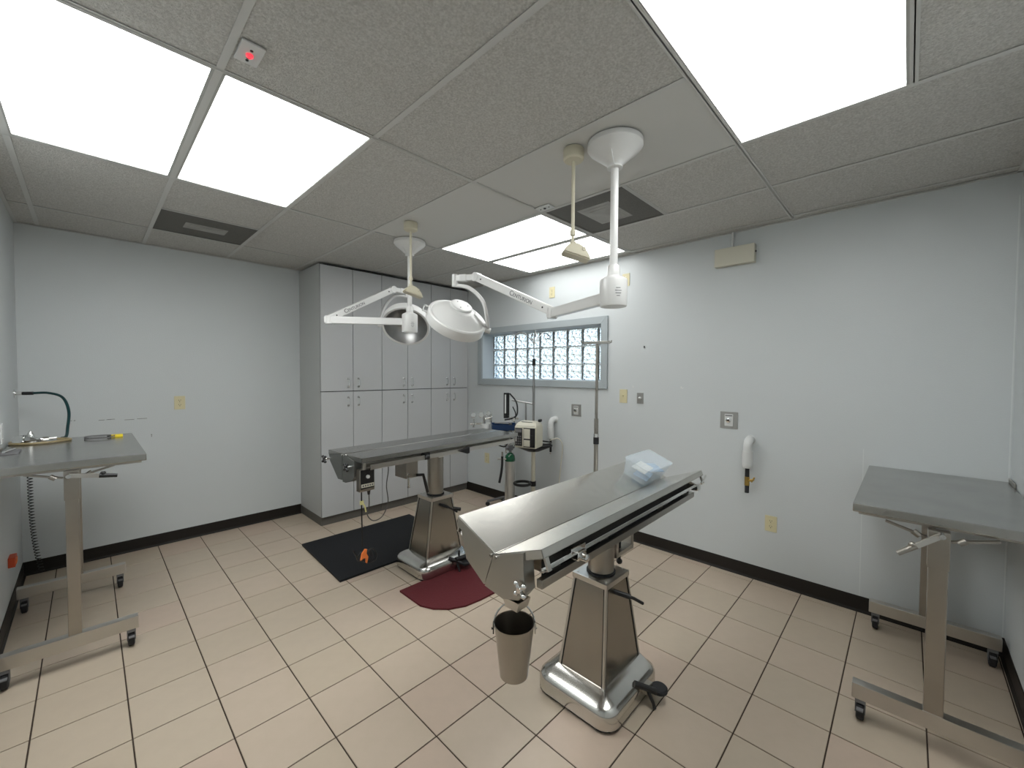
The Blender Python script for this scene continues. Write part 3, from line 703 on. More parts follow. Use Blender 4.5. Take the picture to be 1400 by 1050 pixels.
# ================================================================= SURGICAL LAMPS
def lamp(cfg):
    px, py = cfg['pole']
    t = thing('surgical_lamp', cfg['label'], 'surgical light', (px, py, CE), 0, 'ceiling-hung surgical lights')
    L = lambda p: Vector(p)-V(px, py, CE)
    b = MB(); b.lathe([(.122, 0), (.127, -.003), (.128, -.024), (.120, -.036), (.085, -.064), (.050, -.094), (.034, -.106), (.032, -.112), (.036, -.114), (.036, -.120), (.020, -.122)], 48); b.build('ceiling_canopy', WP, t)
    MB().tube([(-.088, -.02, -.035), (-.075, -.025, -.068), (-.050, -.02, -.105), (-.022, -.015, -.122)], .0022, 6).build('canopy_wire', WPL, t)
    hz = cfg['hub'][0]-CE; hb = cfg['hub'][1]-CE
    MB().cyl((0, 0, -.11), (0, 0, hz), .0185, n=24).build('drop_pole', WP, t)
    MB().lathe([(.026, hz+.05), (.029, hz+.045), (.029, hz-.006)], 28).build('pole_collar', WP, t)
    b = MB(); b.lathe([(.030, hz+.002), (.050, hz-.008), (.062, hz-.016), (.0645, hz-.023), (.064, hb+.006), (.061, hb), (0, hb)], 40); b.build('swivel_hub', WP, t)
    # label on hub facing camera
    d = (V(0, 0, HC)-V(px, py, HC)).normalized(); dd = d.copy()
    b = MB()
    for k in range(4):
        aw = (.020, .030, .026, .016)[k]; zz = hb+.078-.012*k
        n0 = Matrix.Rotation(.35, 4, 'Z') @ dd; Mx = frame_M(n0*.0642+V(0, 0, zz), V(0, 0, 1).cross(n0), n0)
        b.box(-aw/2, -.0012, -.001, aw/2, .0012, .0008, 0, Mx)
    b.build('rating_print', INK, t)
    J, E_ = L(cfg['joint']), L(cfg['elbow'])
    A = V(0, 0, J.z); dirJ = (J-A).normalized()
    b = MB(); b.beam(A+dirJ*.05, J+dirJ*.01, .042, .056, .006); b.build('fixed_arm', WP, t)
    b = MB(); b.beam(J-dirJ*.03, J+dirJ*.035, .046, .050, .006); a1 = b.build('arm_joint', WP, t)
    b = MB(); b.cyl(J+V(0, 0, -.033), J+V(0, 0, .033), .030, n=20); b.build('joint_pivot', WP, t)
    k0 = J+V(0, 0, cfg.get('lift', .012))
    dE = (E_-k0).normalized(); side = dE.cross(V(0, 0, 1)).normalized()
    toc = (L((0, 0, HC))-k0); side = side if side.dot(toc) > 0 else -side
    upn = side.cross(dE); upn = upn if upn.z > 0 else -upn
    b = MB(); b.beam(k0, E_, .044, .055, .008, upv=upn); arm = b.build('spring_arm', WP, t)
    for f_ in (.09, .91):
        p = k0.lerp(E_, f_)+side*.0225; MB().lathe([(.006, 0), (.006, .0008), (0, .0008)], 12, frame_M(p, dE, side)).build('arm_screw', BLK, t)
    # maker's word on the arm
    xdir = -dE if cfg['flip'] else dE
    M = frame_M(k0.lerp(E_, cfg['tpos'])+side*.0226, xdir, side)
    text('C', .046, M, 'arm_lettering', INK, t, shear=0); text('ENTURION', .034, M @ T(.032, -.003, 0), 'arm_lettering', INK, t)
    # elbow, link and head pivot
    Y_ = L(cfg['yoke']); C_ = L(cfg['head'])
    b = MB(); b.cyl(E_-side*.026, E_+side*.026, .031, n=20); b.build('elbow_joint', WP, t)
    dl = (Y_-E_).normalized(); b = MB(); b.beam(E_, Y_, .036, .042, .006); b.beam(E_.lerp(Y_, .45), E_.lerp(Y_, .8), .042, .048, .006); b.build('elbow_link', WP, t)
    b = MB(); b.cyl(Y_+V(0, 0, .028), Y_+V(0, 0, -.058), .022, n=20); b.build('head_pivot', WP, t)
    # head
    n = Vector(cfg['n']).normalized(); xa = Vector(cfg['xa']); xa = (xa-n*xa.dot(n)).normalized()
    RH = .212; M = frame_M(C_, xa, n)
    b = MB(); b.lathe([(RH-.022, -.066), (RH-.004, -.070), (RH, -.064), (RH, .0), (RH-.006, .008), (RH-.016, .009), (RH-.024, .004), (.095, .062), (.085, .066), (0, .066)], 56, M, cap=False); hd = b.build('lamp_head', WP, t)
    b = MB(); b.lathe([(.080, .055), (.080, .076), (.073, .082), (0, .082)], 36, M @ T(-.0, .03, .0)); b.build('top_cap', WP, hd)
    for k in range(3):
        a_ = k*2*PI/3+.4; MB().lathe([(.004, .0832), (.003, .085), (0, .085)], 8, M @ T(.045*math.cos(a_), .03+.045*math.sin(a_), 0)).build('cap_screw', BLK, hd)
    b = MB(); b.beam(M @ V(.10, .02, .058), M @ V(RH-.006, 0, .006), .045, .022, .006, upv=n); b.build('head_rib', WP, hd)
    b = MB(); b.lathe([(RH-.022, -.066), (RH-.030, -.050), (RH-.060, .005), (.11, .040), (.05, .055), (0, .058)], 56, M, cap=False); b.build('reflector', mat('lamp_reflector', (.40, .40, .395), .38, 1., bump=(30, .05)), hd)
    b = MB(); b.lathe([(.030, .05), (.030, .02), (.024, .012), (0, .012)], 24, M); b.build('bulb_shield', GRYP, hd)
    b = MB(); b.cyl(M @ V(0, 0, .012), M @ V(0, 0, -.080), .011, n=14); b.build('sterile_handle', WPL, hd)
    # side grip opposite the yoke
    s = cfg['side']
    b = MB(); b.tube([M @ V(-s*RH, .03, -.02), M @ V(-s*(RH+.03), .03, -.02), M @ V(-s*(RH+.03), -.05, -.02), M @ V(-s*RH, -.05, -.02)], .007, 8); b.build('side_grip', WPL, hd)
    # curved yoke from pivot to rim
    Rm = M @ V(s*(RH+.006), 0, -.02)
    p0 = Y_+V(0, 0, -.045); mid = [Vector(q_)-V(px, py, CE) for q_ in cfg['arc']]
    b = MB(); b.tube([p0]+mid+[Rm+(M.to_3x3() @ V(s*.02, 0, 0))], .0135, 12, smooth=7); b.build('yoke_arm', WP, t)
    b = MB(); b.cyl(Rm-(M.to_3x3() @ V(s*.02, 0, 0)), Rm+(M.to_3x3() @ V(s*.034, 0, 0)), .020, n=16); b.build('yoke_hub', WP, t)
    return t
def unp(u, v, d): return V(0, 0, HC)+f2*d+r3*((u-700)/560.25*d)-u3*((v-525)/560.25*d)
cdir = lambda p: (V(0, 0, HC)-Vector(p)).normalized()
hn = unp(626, 433, 2.9); cn = cdir(hn)
n_near = cn*.52+(r3*.30+u3*.80)
lamp(dict(label='white surgical lamp whose pole hangs nearer, its domed back toward us', pole=(1.737, 1.014), hub=(2.000, 1.856), joint=(1.975, 1.571, 1.905), elbow=(1.924, 2.211, 2.215), yoke=tuple(unp(622, 381, 2.93)),
          head=tuple(hn), n=tuple(n_near), xa=tuple(r3), side=1, flip=True, tpos=.50, arc=[tuple(unp(640, 393, 2.9)), tuple(unp(655, 405, 2.88)), tuple(unp(663, 420, 2.87))]))
hf = unp(556, 441, 3.72); cf = cdir(hf)
n_far = -(cf*.76+(r3*(-.12)-u3*.62))
lamp(dict(label='white surgical lamp farther back, its open reflector facing us', pole=(1.869, 2.994), hub=(2.035, 1.872), joint=(1.357, 3.363, 1.958), elbow=tuple(unp(537, 396, 3.72)), yoke=tuple(unp(556, 399, 3.85)),
          head=tuple(hf), n=tuple(n_far), xa=tuple(-r3), side=1, flip=False, tpos=.20, lift=.012, arc=[tuple(unp(540, 405, 3.78)), tuple(unp(527, 418, 3.75)), tuple(unp(521, 434, 3.72))]))

# beige ceiling drops
def drop(x, y, zb, ang, label):
    t = thing('ceiling_fixture', label, 'ceiling fixture', (x, y, CE))
    MB().lathe([(.048, 0), (.050, -.004), (.050, -.048), (.044, -.056), (.012, -.058), (0, -.058)], 28).build('ceiling_box', BEI, t)
    zb -= CE
    b = MB(); b.cyl((0, 0, -.055), (0, 0, zb+.09), .0085, n=14); b.cyl((0, 0, zb+.10), (0, 0, zb+.075), .013, n=14); b.cyl((0, 0, zb+.075), (0, 0, zb+.04), .007, n=12); b.cyl((0, 0, zb+.045), (0, 0, zb+.02), .014, n=14); b.build('drop_rod', BEI, t)
    M = T(0, 0, zb, ang)
    # wedge head: curved back, flat tilted face
    sec = [(-.055, -.012), (-.035, .018), (0, .032), (.035, .022), (.068, -.015), (.082, -.052), (.06, -.045)]
    b = MB(); b.prism(sec, .085, M @ Matrix(((1, 0, 0, 0), (0, 0, 1, -.0425), (0, 1, 0, 0), (0, 0, 0, 1))))
    bmesh.ops.bevel(b.b, geom=list(b.b.edges), offset=.006, segments=2, affect='EDGES'); b.build('wedge_head', BEI, t)
    MB().lathe([(.010, 0), (.008, .003), (0, .003)], 12, M @ frame_M((.045, -.0425, .0), (1, 0, 0), (0, -1, 0))).build('side_screw', BEI, t)
drop(1.652, 1.19, 2.135, -.72, 'beige drop rod with a wedge-shaped head, left of the nearer lamp pole')
drop(1.645, 2.62, 2.135, -.3, 'beige drop rod with a wedge-shaped head in front of the farther lamp pole')

# ================================================================= MOBILE STEEL TABLES (T legs on castors)
def mobile_table(loc, rz, label, z, L0, L1, D0, D1, legs, crank, splash=False, pw=.025):
    """local: x along length, y across (front edge at D0)"""
    t = thing('mobile_table', label, 'table', loc, rz, 'wheeled stainless steel tables')
    b = MB(); b.box(L0, D0, z-.038, L1, D1, z, .004); b.build('table_top', SSM, t)
    b = MB(); b.box(L0+.02, D0+.02, z-.05, L1-.02, D1-.02, z-.0385); b.build('underframe', SSD, t)
    for (lx, yc, f0, f1) in legs:
        b = MB(); b.box(lx-.020, yc-pw, .165, lx+.020, yc+pw, z-.05, .004); b.build('post', SSD, t)
        MB().box(lx-.023, yc-pw-.003, z-.20, lx+.023, yc+pw+.003, z-.048, .003).build('post_sleeve', SSD, t)
        MB().box(lx-.024, f0, .100, lx+.024, f1, .168, .004).build('foot_bar', SS, t)
        for s in (-1, 1):
            b = MB(); b.beam((lx, yc+s*(pw+.005), z-.085), (lx, yc+s*.16, z-.048), .018, .008); b.cyl((lx, yc+s*.055, z-.085), (lx, yc+s*.075, z-.07), .012)
            b.build('brace', SSD, t)
        for y_, s in ((f0+.03, 1), (f1-.03, -1)):
            cs = MB(); cs.box(lx-.020, y_-.018, .082, lx+.020, y_+.018, .100, .002); cs.box(lx-.012, y_-.018, .035, lx+.012, y_-.0145, .09); cs.box(lx-.012, y_+.0145, .035, lx+.012, y_+.018, .09)
            co = cs.build('castor', GRYP, t)
            wl = MB(); Mw = frame_M((lx+.004, y_-.014, .039), (0, 0, 1), (0, 1, 0)); wl.lathe([(0, 0), (.030, 0), (.038, .004), (.038, .024), (.030, .028), (0, .028)], 24, Mw); wl.build('castor_wheel', BLKR, co)
            br = MB(); br.box(lx-.045, y_-.012, .060, lx-.018, y_+.012, .066, .002); br.build('castor_brake', GRYP, co)
    (cx_, cy_, cz_, dx, dy, dz) = crank
    b = MB(); b.beam((cx_, cy_, cz_), (cx_+dx, cy_+dy, cz_+dz), .010, .022, .002); ck = b.build('crank_arm', SS, t)
    e = V(cx_+dx, cy_+dy, cz_+dz); d_ = V(dx, dy, dz).normalized()
    MB().cyl((cx_-.0, cy_, cz_), (cx_+(.03 if cx_ < 0 else -.03), cy_, cz_), .010, n=12).build('crank_boss', CHR, t)
    b = MB(); b.cyl(e-d_*.015, e+d_*.055, .012, .010, n=12); b.sphere(e+V(0, 0, .012), .012, n=8); b.build('crank_grip', BLK if not splash else SSD, ck)
    return t
# left table: length along +y. local x = world y, local y = -world x
mobile_table((0, 0, 0), PI/2, 'wheeled steel table by the left wall holding a regulator and hose', 1.075, 3.075, 4.175, -.222, .352, [(3.10, .068, -.175, .335), (4.0, .068, -.165, .335)],
             (3.060, .078, 1.005, -.01, -.125, -.018))
# right table: length along +x, back toward the front wall. local y = -world y
t = mobile_table((0, 0, 0), 0, 'wheeled steel table against the wall at the right edge', .962, 2.392, 3.458, -.406, .167, [(2.375, -.104, -.385, .150), (3.30, -.104, -.385, .140)],
                 (2.345, -.112, .905, -.03, .085, -.065), True, .029)
MB().box(3.28, -.408, .962, 3.458, -.404, .985, .0008).build('back_lip', SSD, t)

# ---- things on the left table
ZT = 1.075
t = thing('gas_regulator', 'chrome gas regulator lying in a loop of hose on the left steel table', 'regulator', (-.262, 4.02, ZT))
b = MB(); b.lathe([(.040, .0), (.044, .006), (.044, .022), (.030, .034), (.018, .040), (.014, .062), (.008, .070), (.006, .080), (0, .082)], 24); b.build('regulator_body', CHR, t)
b = MB(); b.lathe([(.026, 0), (.026, .016), (0, .018)], 20, frame_M((-.045, -.035, .030), (0, 0, 1), (-.4, -.9, .15))); b.build('gauge', CHR, t)
b = MB(); b.cyl((.0, 0, .02), (.11, .03, .02), .008, n=12); b.cyl((.05, .013, .02), (.075, .02, .02), .013, n=6); b.cyl((0, 0, .025), (-.045, -.03, .032), .009, n=10); b.build('hose_barb', CHR, t)
b = MB(); b.cyl((-.03, .05, .012), (-.03, .05, .05), .016, n=14); b.build('knob', CHR, t)
tag(MB().tube([(-.150, 4.05, ZT+.012), (-.11, 4.06, ZT+.009), (-.09, 4.0, ZT+.008), (-.16, 3.93, ZT+.008), (-.26, 3.92, ZT+.008), (-.335, 3.97, ZT+.008), (-.345, 4.06, ZT+.008), (-.31, 4.12, ZT+.008), (-.2, 4.13, ZT+.009)], .0075, 10, smooth=8).build('hose_loop', mat('tan_hose', (.30, .24, .13), .4)), 'short tan and dark hose looped around the regulator on the left table', 'hose')
t = thing('gas_hose', 'dark green hose arching from the left wall down to the steel table', 'hose', (XL, 4.49, 1.377))
a = MB(); a.lathe([(.030, 0), (.030, .006), (.012, .010), (.012, .04), (0, .04)], 18, frame_M((0, 0, 0), (0, 1, 0), (1, 0, 0))); a.build('wall_fitting', CHR, t)
a = MB(); a.cyl((.035, 0, 0), (.09, -.01, 0), .012, n=12); a.build('hose_ferrule', BLK, t)
L_ = lambda x, y, z: (x-XL, y-4.49, z-1.377)
MB().tube([L_(-.275, 4.48, 1.378), L_(-.20, 4.44, 1.378), L_(-.13, 4.38, 1.345), L_(-.10, 4.30, 1.25), L_(-.105, 4.20, 1.14), L_(-.11, 4.11, ZT+.018), L_(-.13, 4.07, ZT+.012)], .0085, 10, smooth=8).build('hose', HOSE, t)
# coiled cable with yellow end
t = thing('coiled_cable', 'coil of grey cable with a yellow end on the left steel table', 'cable', (.05, 4.00, ZT))
b = MB(); pts = []
for k in range(61):
    a_ = 2*PI*k/20; pts.append((.075*math.cos(a_)-.0, .095*math.sin(a_), .004+.0035*k/20+.002*math.sin(a_*1.7)))
b.tube(pts, .0022, 6); b.build('cable', GRYP, t)
MB().box(.055, -.02, .0, .115, .02, .018, .005).build('cable_end', YEL, t)
MB().box(.035, -.016, .0, .056, .016, .014, .003).build('cable_clip', BLK, t)
# flat dark tray at the left edge
t = thing('instrument_tray', 'dark flat metal piece lying at the left end of the left steel table', 'tray', (-.300, 3.62, ZT))
MB().box(-.055, -.075, 0, .025, .075, .008, .002).build('tray_plate', GRYP, t); MB().box(-.055, -.075, .008, -.045, .075, .026, .002).build('tray_side', SSD, t); MB().cyl((-.03, -.06, .014), (.0, .06, .014), .006).build('tray_rod', CHR, t)
# hanging coil cord behind the table
b = MB(); pts = []; nn = 34*9
for k in range(nn+1):
    s_ = k/nn; a_ = 2*PI*34*s_; pts.append((.013*math.cos(a_)+.045*s_**3, .013*math.sin(a_), .76*(1-s_)))
b.tube(pts, .0030, 5)
o = b.build('spring_hose', BLK); o.location = (-.310, 4.62, .05); tag(o, 'dark coiled cord hanging behind the left steel table to the floor', 'cord')
MB().tube([(0, 0, .76), (0, .03, .80), (0, .09, .82)], .003, 6).build('cord_lead', BLK, o)

# ================================================================= FOOT-CONTROL BOX + CABLES on the far table
t = thing('control_box', 'black and steel control box with a dial hanging from the far surgery table', 'control box', (1.235, 2.505, .775))
t.rotation_euler = (0, 0, .0526)
MB().box(-.052, -.022, 0, .052, .022, .145, .004).build('box_body', SSD, t)
MB().box(-.047, -.026, .018, .047, -.0215, .140, .002).build('front_plate', BLK, t)
MB().lathe([(.012, 0), (.011, .010), (0, .010)], 18, frame_M((.0, -.026, .095), (1, 0, 0), (0, -1, 0))).build('dial', WPL, t)
MB().box(-.044, -.0275, .028, .044, -.0255, .050).build('label_strip', CREAM, t)
b = MB()
for k in range(5): b.box(-.036+k*.016, -.0282, .034, -.026+k*.016, -.0274, .044)
b.build('label_print', INK, t)
b = MB(); b.cyl((0, 0, .145), (0, 0, .175), .009); b.box(-.020, -.012, .172, .020, .014, .186, .002); b.build('hanger', CHR, t)
b = MB(); b.cyl((.022, 0, 0), (.022, 0, -.030), .012, .008, n=12); b.build('cable_gland', BLK, t)
t2 = thing('power_cord', 'thin dark cord looping from the hanging control box up to the table', 'cord', (1.257, 2.503, .745))
MB().tube([(0, 0, 0), (0, 0, -.07), (-.012, .0, -.13), (.03, 0, -.180), (.095, .0, -.165), (.135, 0, -.08), (.13, .01, .03), (.15, .02, .13), (.165, .06, .19)], .0036, 8, smooth=8).build('cord', WIRE, t2)
t3 = thing('hanging_cable', 'black cable hanging from the control box with a bundled orange-tied end above the mat', 'cable', (1.205, 2.500, .775))
MB().tube([(0, 0, 0), (.0, 0, -.13), (.003, 0, -.26), (.004, .0, -.360)], .0045, 8, smooth=6).build('cable', BLK, t3)
b = MB(); b.box(-.010, -.008, -.085, .012, .008, -.060, .003); b.tube([(.005, 0, -.07), (.018, -.01, -.10), (.024, -.01, -.135)], .005, 6); b.build('yellow_tie', mat('pale_yellow_tie', (.70, .66, .30), .5), t3)
b = MB(); b.prism([(-.028, -.02), (-.02, .02), (.0, .045), (.014, .04), (.010, .015), (.022, -.01), (.014, -.05), (.006, -.045), (.006, -.015), (-.01, -.012)], .010, frame_M((0, -.035, -.405), (1, 0, 0), (0, -1, 0))); b.build('orange_tie', ORG, t3)
b = MB()
for k in range(4):
    rr_ = .030+.006*k; cxx = -.008+.018*k; pts = [(cxx+rr_*math.cos(a_)*.8, -.01*k+.01*math.sin(a_*2), -.420+rr_*math.sin(a_)*.9) for a_ in [2*PI*j/18 for j in range(19)]]
    b.tube(pts, .0045, 6)
b.tube([(-.03, 0, -.42), (-.05, 0, -.38), (-.055, 0, -.365)], .005, 6); b.tube([(.03, 0, -.40), (.065, .01, -.42), (.07, .01, -.445)], .004, 6)
b.build('cable_bundle', BLK, t3)

# ================================================================= STAND WITH PUMP, ANAESTHESIA GEAR
t = thing('infusion_stand', 'tall stand with cream post, black oval tray and chrome mast with hooks', 'stand', (3.20, 2.78, 0))
MB().cyl((0, 0, .06), (0, 0, .78), .022, n=18).build('lower_post', CREAM, t)
MB().cyl((0, 0, .78), (0, 0, 1.66), .0125, n=14).build('chrome_mast', mat('dull_chrome', (.35, .35, .34), .3, 1.), t)
DC = bpy.data.materials['dull_chrome']
MB().cyl((0, 0, 1.66), (0, 0, 1.84), .006, n=10).build('mast_extension', DC, t)
b = MB(); b.cyl((0, 0, 1.615), (0, 0, 1.685), .018, n=14); b.build('mast_clamp', BLK, t)
MB().tube([(.0, 0, 1.65), (-.04, .03, 1.665), (-.07, .05, 1.64), (-.04, .03, 1.60)], .003, 6, smooth=5).build('clamp_hook', DC, t)
for a_ in (-2.35, -.3, .85, 2.3):
    d_ = V(math.cos(a_), math.sin(a_), 0)
    MB().tube([V(0, 0, 1.835), d_*.05+V(0, 0, 1.90), d_*.12+V(0, 0, 1.955), d_*.19+V(0, 0, 1.93), d_*.19+V(0, 0, 1.90), d_*.16+V(0, 0, 1.905)], .0055, 7, smooth=5).build('bag_hook', DC, t)
b = MB(); N_ = 28; rx, ry = .20, .11
A_ = Matrix.Rotation(-.80, 4, 'Z')
b.loft([[(rx*k_*math.cos(2*PI*i/N_), ry*k_*math.sin(2*PI*i/N_), z_) for i in range(N_)] for k_, z_ in ((.30, .725), (.85, .768), (1.0, .780), (1.0, .792), (.95, .792), (.93, .786))], M=A_); b.build('oval_tray', BLK, t)
MB().tube([A_ @ V((rx-.02)*math.cos(2*PI*i/36), (ry+.02)*math.sin(2*PI*i/36), .815+.0*i) for i in range(37)], .007, 8).build('tray_rail', BLK, t)
b = MB(); A2 = Matrix.Translation(-r3*.11) ; b.tube([A2 @ V(.085*math.cos(2*PI*i/24), .085*math.sin(2*PI*i/24), .39) for i in range(25)], .014, 10); b.cyl((0, 0, .365), (0, 0, .415), .030); b.build('bottle_ring', BLK, t)
for k in range(5):
    a_ = k*2*PI/5+.9; d_ = V(math.cos(a_), math.sin(a_), 0)
    lg = MB(); lg.tube([V(0, 0, .10), d_*.10+V(0, 0, .105), d_*.245+V(0, 0, .065)], .013, 8); lg = lg.build('leg', GRYP, t)
    MB().lathe([(0, -.011), (.022, -.011), (.027, -.005), (.027, .005), (.022, .011), (0, .011)], 16, frame_M(d_*.25+V(0, 0, .028), (0, 0, 1), V(-d_.y, d_.x, 0))).build('castor_wheel', BLKR, lg)
    MB().cyl(d_*.245+V(0, 0, .07), d_*.245+V(0, 0, .03), .007).build('castor_stem', GRYP, lg)
# cross arm with flow meter
LF = lambda u, v, d: unp(u, v, d)-V(3.20, 2.78, 0)
b = MB(); b.cyl(LF(728, 552, 4.24), LF(700, 547, 4.30), .009); b.cyl(LF(719, 551, 4.25), LF(719, 575, 4.25), .009); b.build('cross_arm', DC, t)
b = MB(); p = LF(692.5, 552, 4.30); b.box(p.x-.022, p.y-.022, p.z-.125, p.x+.022, p.y+.022, p.z+.115, .003); fm = b.build('flow_meter', BLK, t)
nr = cdir(p+V(3.2, 2.78, 0)); MB().cyl(p+nr*.03-r3*.012-V(0, 0, .10), p+nr*.03-r3*.012+V(0, 0, .095), .008, n=12).build('flow_tube', WPL, fm)
b = MB(); b.cyl(p+V(0, 0, -.125), p+V(0, 0, -.15), .03, n=16); b.build('flow_knob', BLK, fm)
b = MB(); b.tube([LF(697, 538, 4.28), LF(706, 550, 4.25), LF(707, 566, 4.24), LF(700, 572, 4.24), LF(690, 574, 4.26)], .008, 8, smooth=6); b.tube([LF(701, 556, 4.27), LF(705, 566, 4.26), LF(703, 577, 4.26)], .006, 8, smooth=5); b.build('hose', BLKR, t)
b = MB(); b.cyl(LF(702, 569, 4.25), LF(702, 576, 4.25), .018, n=14); b.cyl(LF(695, 572, 4.27), LF(709, 572, 4.27), .010, n=10); b.build('chrome_fitting', CHR, t)

# infusion pump
pm = unp(723, 589, 4.10)
t = thing('infusion_pump', 'cream infusion pump with a carrying handle on the black oval tray', 'medical pump'); yw = math.atan2(-r3.x, r3.y)
M = frame_M(V(pm.x, pm.y, .800), r3*.90-fw*.42, (0, 0, 1)); t.matrix_world = M
b = MB(); b.loft([[(-.115, -.095, 0), (.115, -.095, 0), (.115, .095, 0), (-.115, .095, 0)], [(-.115, -.095, .215), (.115, -.095, .215), (.115, .095, .215), (-.115, .095, .215)], [(-.085, -.06, .255), (.090, -.06, .255), (.090, .07, .255), (-.085, .07, .255)]])
bmesh.ops.bevel(b.b, geom=list(b.b.edges), offset=.008, segments=2, affect='EDGES'); b.build('pump_case', CREAM, t)
MB().box(-.105, -.101, .020, -.030, -.094, .195, .002).build('key_panel', BLK, t)
b = MB()
for r_ in range(4):
    for q_ in range(3): b.box(-.098+q_*.022, -.1025, .035+r_*.024, -.084+q_*.022, -.1005, .049+r_*.024, .001)
b.build('keys', GRYP, t)
MB().box(-.099, -.1025, .155, -.036, -.1005, .185).build('display', GRYP, t)
MB().box(-.015, -.101, .012, .105, -.094, .200, .002).build('door_recess', BLK, t)
MB().box(-.010, -.106, .020, .055, -.100, .192, .002).build('pump_door', CREAM, t)
b = MB(); b.box(.062, -.108, .03, .090, -.100, .13, .002); b.box(-.008, -.109, .085, .070, -.105, .097, .001); b.build('latch', BLK, t)
b = MB(); b.box(-.055, -.064, .252, .062, -.048, .258, .002); b.build('handle_grip', GPL, t)
b = MB()
for k in range(7): b.box(.1135, -.070, .03+k*.026, .1175, .075, .040+k*.026, .001)
b.build('cooling_rib', CREAM, t)
b = MB(); b.box(.085, .03, .25, .11, .08, .275, .003); b.build('rear_clip', BLK, t)
o = MB().tube([(3.32, 2.66, .84), (3.38, 2.60, .86), (3.42, 2.57, .78), (3.43, 2.60, .55), (3.435, 2.63, .3), (3.43, 2.66, .02)], .005, 8, smooth=8).build('pump_cable', CREAM)
tag(o, 'thin pale cable running from behind the infusion pump down the wall to the floor', 'cable')

# oxygen cylinder
t = thing('oxygen_cylinder', 'aluminium gas cylinder with a green shoulder standing beside the far table', 'gas cylinder', (3.20, 3.117, 0))
b = MB(); b.lathe([(.050, .012), (.056, .02), (.056, .58), (0, .58)], 28); b.build('cylinder_body', ALU, t)
b = MB(); b.lathe([(.0563, .575), (.0563, .60), (.050, .635), (.034, .655), (.018, .665), (0, .668)], 28); b.build('green_shoulder', GRN, t)
b = MB(); b.cyl((0, 0, .66), (0, 0, .72), .013); b.box(-.028, -.02, .69, .028, .02, .75, .004); b.cyl((-.06, 0, .715), (.06, 0, .715), .012, n=12); b.build('valve_block', GRYP, t)
b = MB(); p = V(-.0, 0, .78)-r3*.045; b.sphere(p, .034, n=12); b.cyl(V(0, 0, .74), p, .015); b.cyl((0, 0, .75), (0, 0, .86), .016); b.cyl(p, p+V(0, 0, -.12), .010); b.build('regulator', CHR, t)
b = MB(); b.tube([V(0, 0, .83)-r3*.02, V(0, 0, .86)+r3*.05, V(0, 0, .82)+r3*.08, V(0, 0, .77)+r3*.06], .014, 8, smooth=5); b.cyl(V(0, 0, .80)-r3*.02, V(0, 0, .80)+r3*.03, .024, n=14); b.build('black_fitting', BLK, t)
b = MB(); q0 = -r3*.085-fw*.03; b.tube([q0+V(0, 0, .63), q0+V(0, 0, .55), q0+V(0, 0, .45)-r3*.01, q0+V(0, 0, .34)-r3*.03], .014, 10, smooth=5); b.build('black_hose', BLKR, t)
b = MB(); b.cyl(q0+V(0, 0, .60)-r3*.05, q0+V(0, 0, .60)+r3*.06, .008); b.cyl(q0+V(0, 0, .60), q0+V(0, 0, .68), .009); b.build('hose_clamp', SSD, t)
MB().lathe([(.062, 0), (.064, .004), (.064, .05), (.058, .05), (.058, .012), (0, .012)], 24, cap=False).build('base_cup', BLK, t)
# anaesthesia trolley (blue tray, chrome gauges)
t = thing('anaesthesia_trolley', 'low wheeled trolley with a blue tray and chrome gauges behind the far table', 'trolley', (3.31, 3.22, 0))
MB().cyl((0, 0, .08), (0, 0, .97), .018, n=16).build('post', SSD, t)
for a_, R_ in ((math.radians(118), .27), (math.radians(178), .20), (math.radians(298), .19)):
    d_ = V(math.cos(a_), math.sin(a_), 0)
    lg = MB(); lg.tube([V(0, 0, .12), d_*.08+V(0, 0, .12), d_*R_+V(0, 0, .055)], .014, 8); lg = lg.build('leg', GRYP, t)
    MB().lathe([(0, -.010), (.020, -.010), (.025, -.005), (.025, .005), (.020, .010), (0, .010)], 16, frame_M(d_*R_+V(0, 0, .026), (0, 0, 1), V(-d_.y, d_.x, 0))).build('castor_wheel', BLKR, lg)
tr = unp(689, 583, 4.60)-V(3.31, 3.22, 0)
M = frame_M(tr, r3+fw*.1, (0, 0, 1)) 
b = MB(); b.box(-.14, -.12, -.03, .14, .12, -.024); b.box(-.14, -.12, -.03, .14, -.114, .03); b.box(-.14, .114, -.03, .14, .12, .03); b.box(-.14, -.12, -.03, -.134, .12, .03); b.box(.134, -.12, -.03, .14, .12, .03); b.build('blue_tray', BLU, t, M=M)
b = MB(); b.cyl(V(0, 0, tr.z-.028), V(tr.x, tr.y, tr.z-.028), .016); b.box(tr.x-.04, tr.y-.04, tr.z-.10, tr.x+.04, tr.y+.04, tr.z-.03, .004); b.build('tray_bracket', BLU, t)
G = lambda u, v, d=4.72: unp(u, v, d)-V(3.31, 3.22, 0)
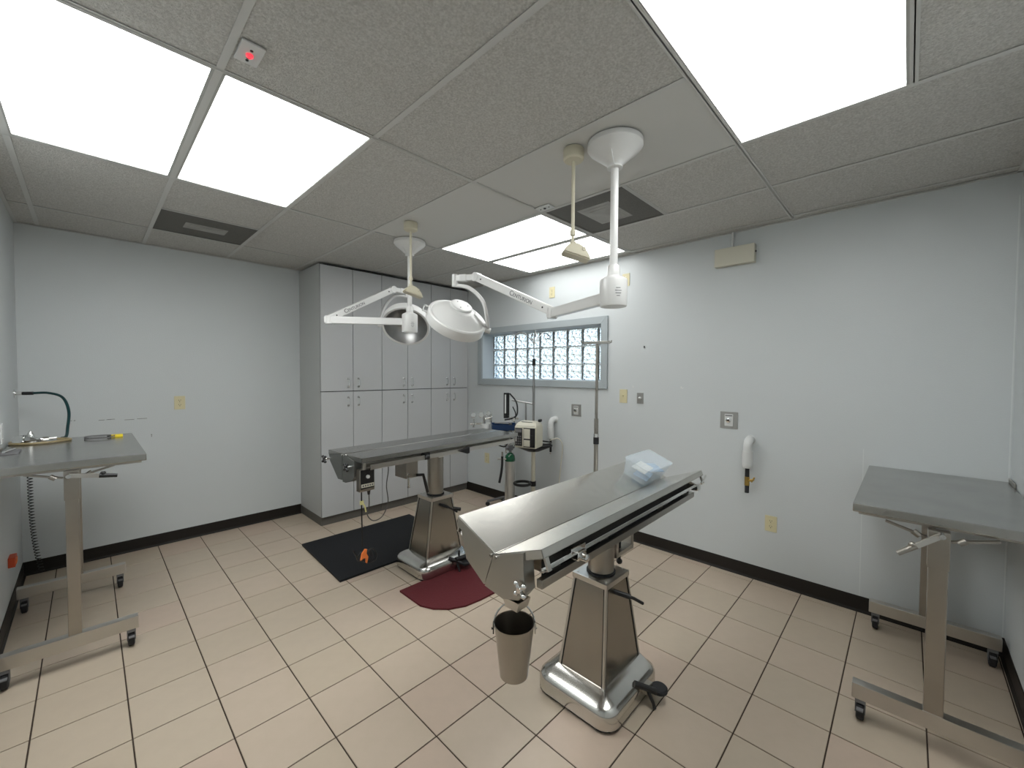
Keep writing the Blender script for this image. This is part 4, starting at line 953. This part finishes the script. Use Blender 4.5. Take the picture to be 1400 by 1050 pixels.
b = MB(); b.cyl(G(643, 579.5), G(674, 578.5), .010); b.cyl(G(648, 579), G(647, 584), .014); b.cyl(G(647.5, 579), G(647.5, 573), .010); b.cyl(G(674, 578.5), V(0, 0, .96), .010); b.cyl(G(662, 579), G(662, 568), .018); b.cyl(G(671, 579), G(671, 566), .015); b.cyl(G(662, 573), G(673, 570), .016); b.build('manifold', CHR, t)
for (u_, v_, r_) in ((647.5, 567.5, .030), (658, 567, .032), (668, 565, .026)):
    p = G(u_, v_); b = MB(); b.lathe([(r_, -.012), (r_*1.05, .0), (r_*1.05, .010), (r_*.9, .014)], 22, frame_M(p, (0, 0, 1), nr)); gg = b.build('gauge', CHR, t)
    MB().lathe([(r_*.88, .012), (0, .0125)], 20, frame_M(p, (0, 0, 1), nr)).build('gauge_dial', WPL, gg)
b = MB(); b.cyl(G(664, 587), G(664, 580), .055, n=22); b.build('canister', WPL, t)

# tall IV pole clamped to the back rail of the near table
pb = Matrix.Translation((1.745, 1.069, 0)) @ Rn @ V(.023+.305, .235, 0)
t = thing('iv_pole', 'tall grey pole with a flat crossbar clamped behind the near surgery table', 'pole', (pb.x, pb.y, 0))
pb2 = V(0, 0, 0)
MB().cyl((0, 0, .86), (0, 0, 1.275), .0125, n=16).build('lower_tube', SSD, t)
MB().cyl((0, 0, 1.275), (0, 0, 1.716), .0085, n=14).build('upper_tube', SSD, t)
MB().cyl((0, 0, 1.125), (0, 0, 1.165), .0165, n=16).build('tube_collar', BLK, t)
b = MB(); b.cyl((0, 0, 1.165), (0, 0, 1.185), .014, n=16); b.build('collar_ring', CHR, t)
dB = r3*1.0+fw*.0; dB.z = 0; dB.normalize()
b = MB(); b.beam(-dB*.083+V(0, 0, 1.716), dB*.073+V(0, 0, 1.722), .020, .017, .002); br = b.build('crossbar', SSG, t)
b = MB()
for s in (-.083, .073): b.tube([dB*s+V(0, 0, 1.72), dB*(s*1.12)+V(0, 0, 1.722), dB*(s*1.14)+V(0, 0, 1.734)], .004, 8)
b.build('crossbar_hook', SSG, br)
b = MB(); b.box(-.02, -.055, .855, .02, .02, .895, .004); b.build('rail_clamp', SSD, t)
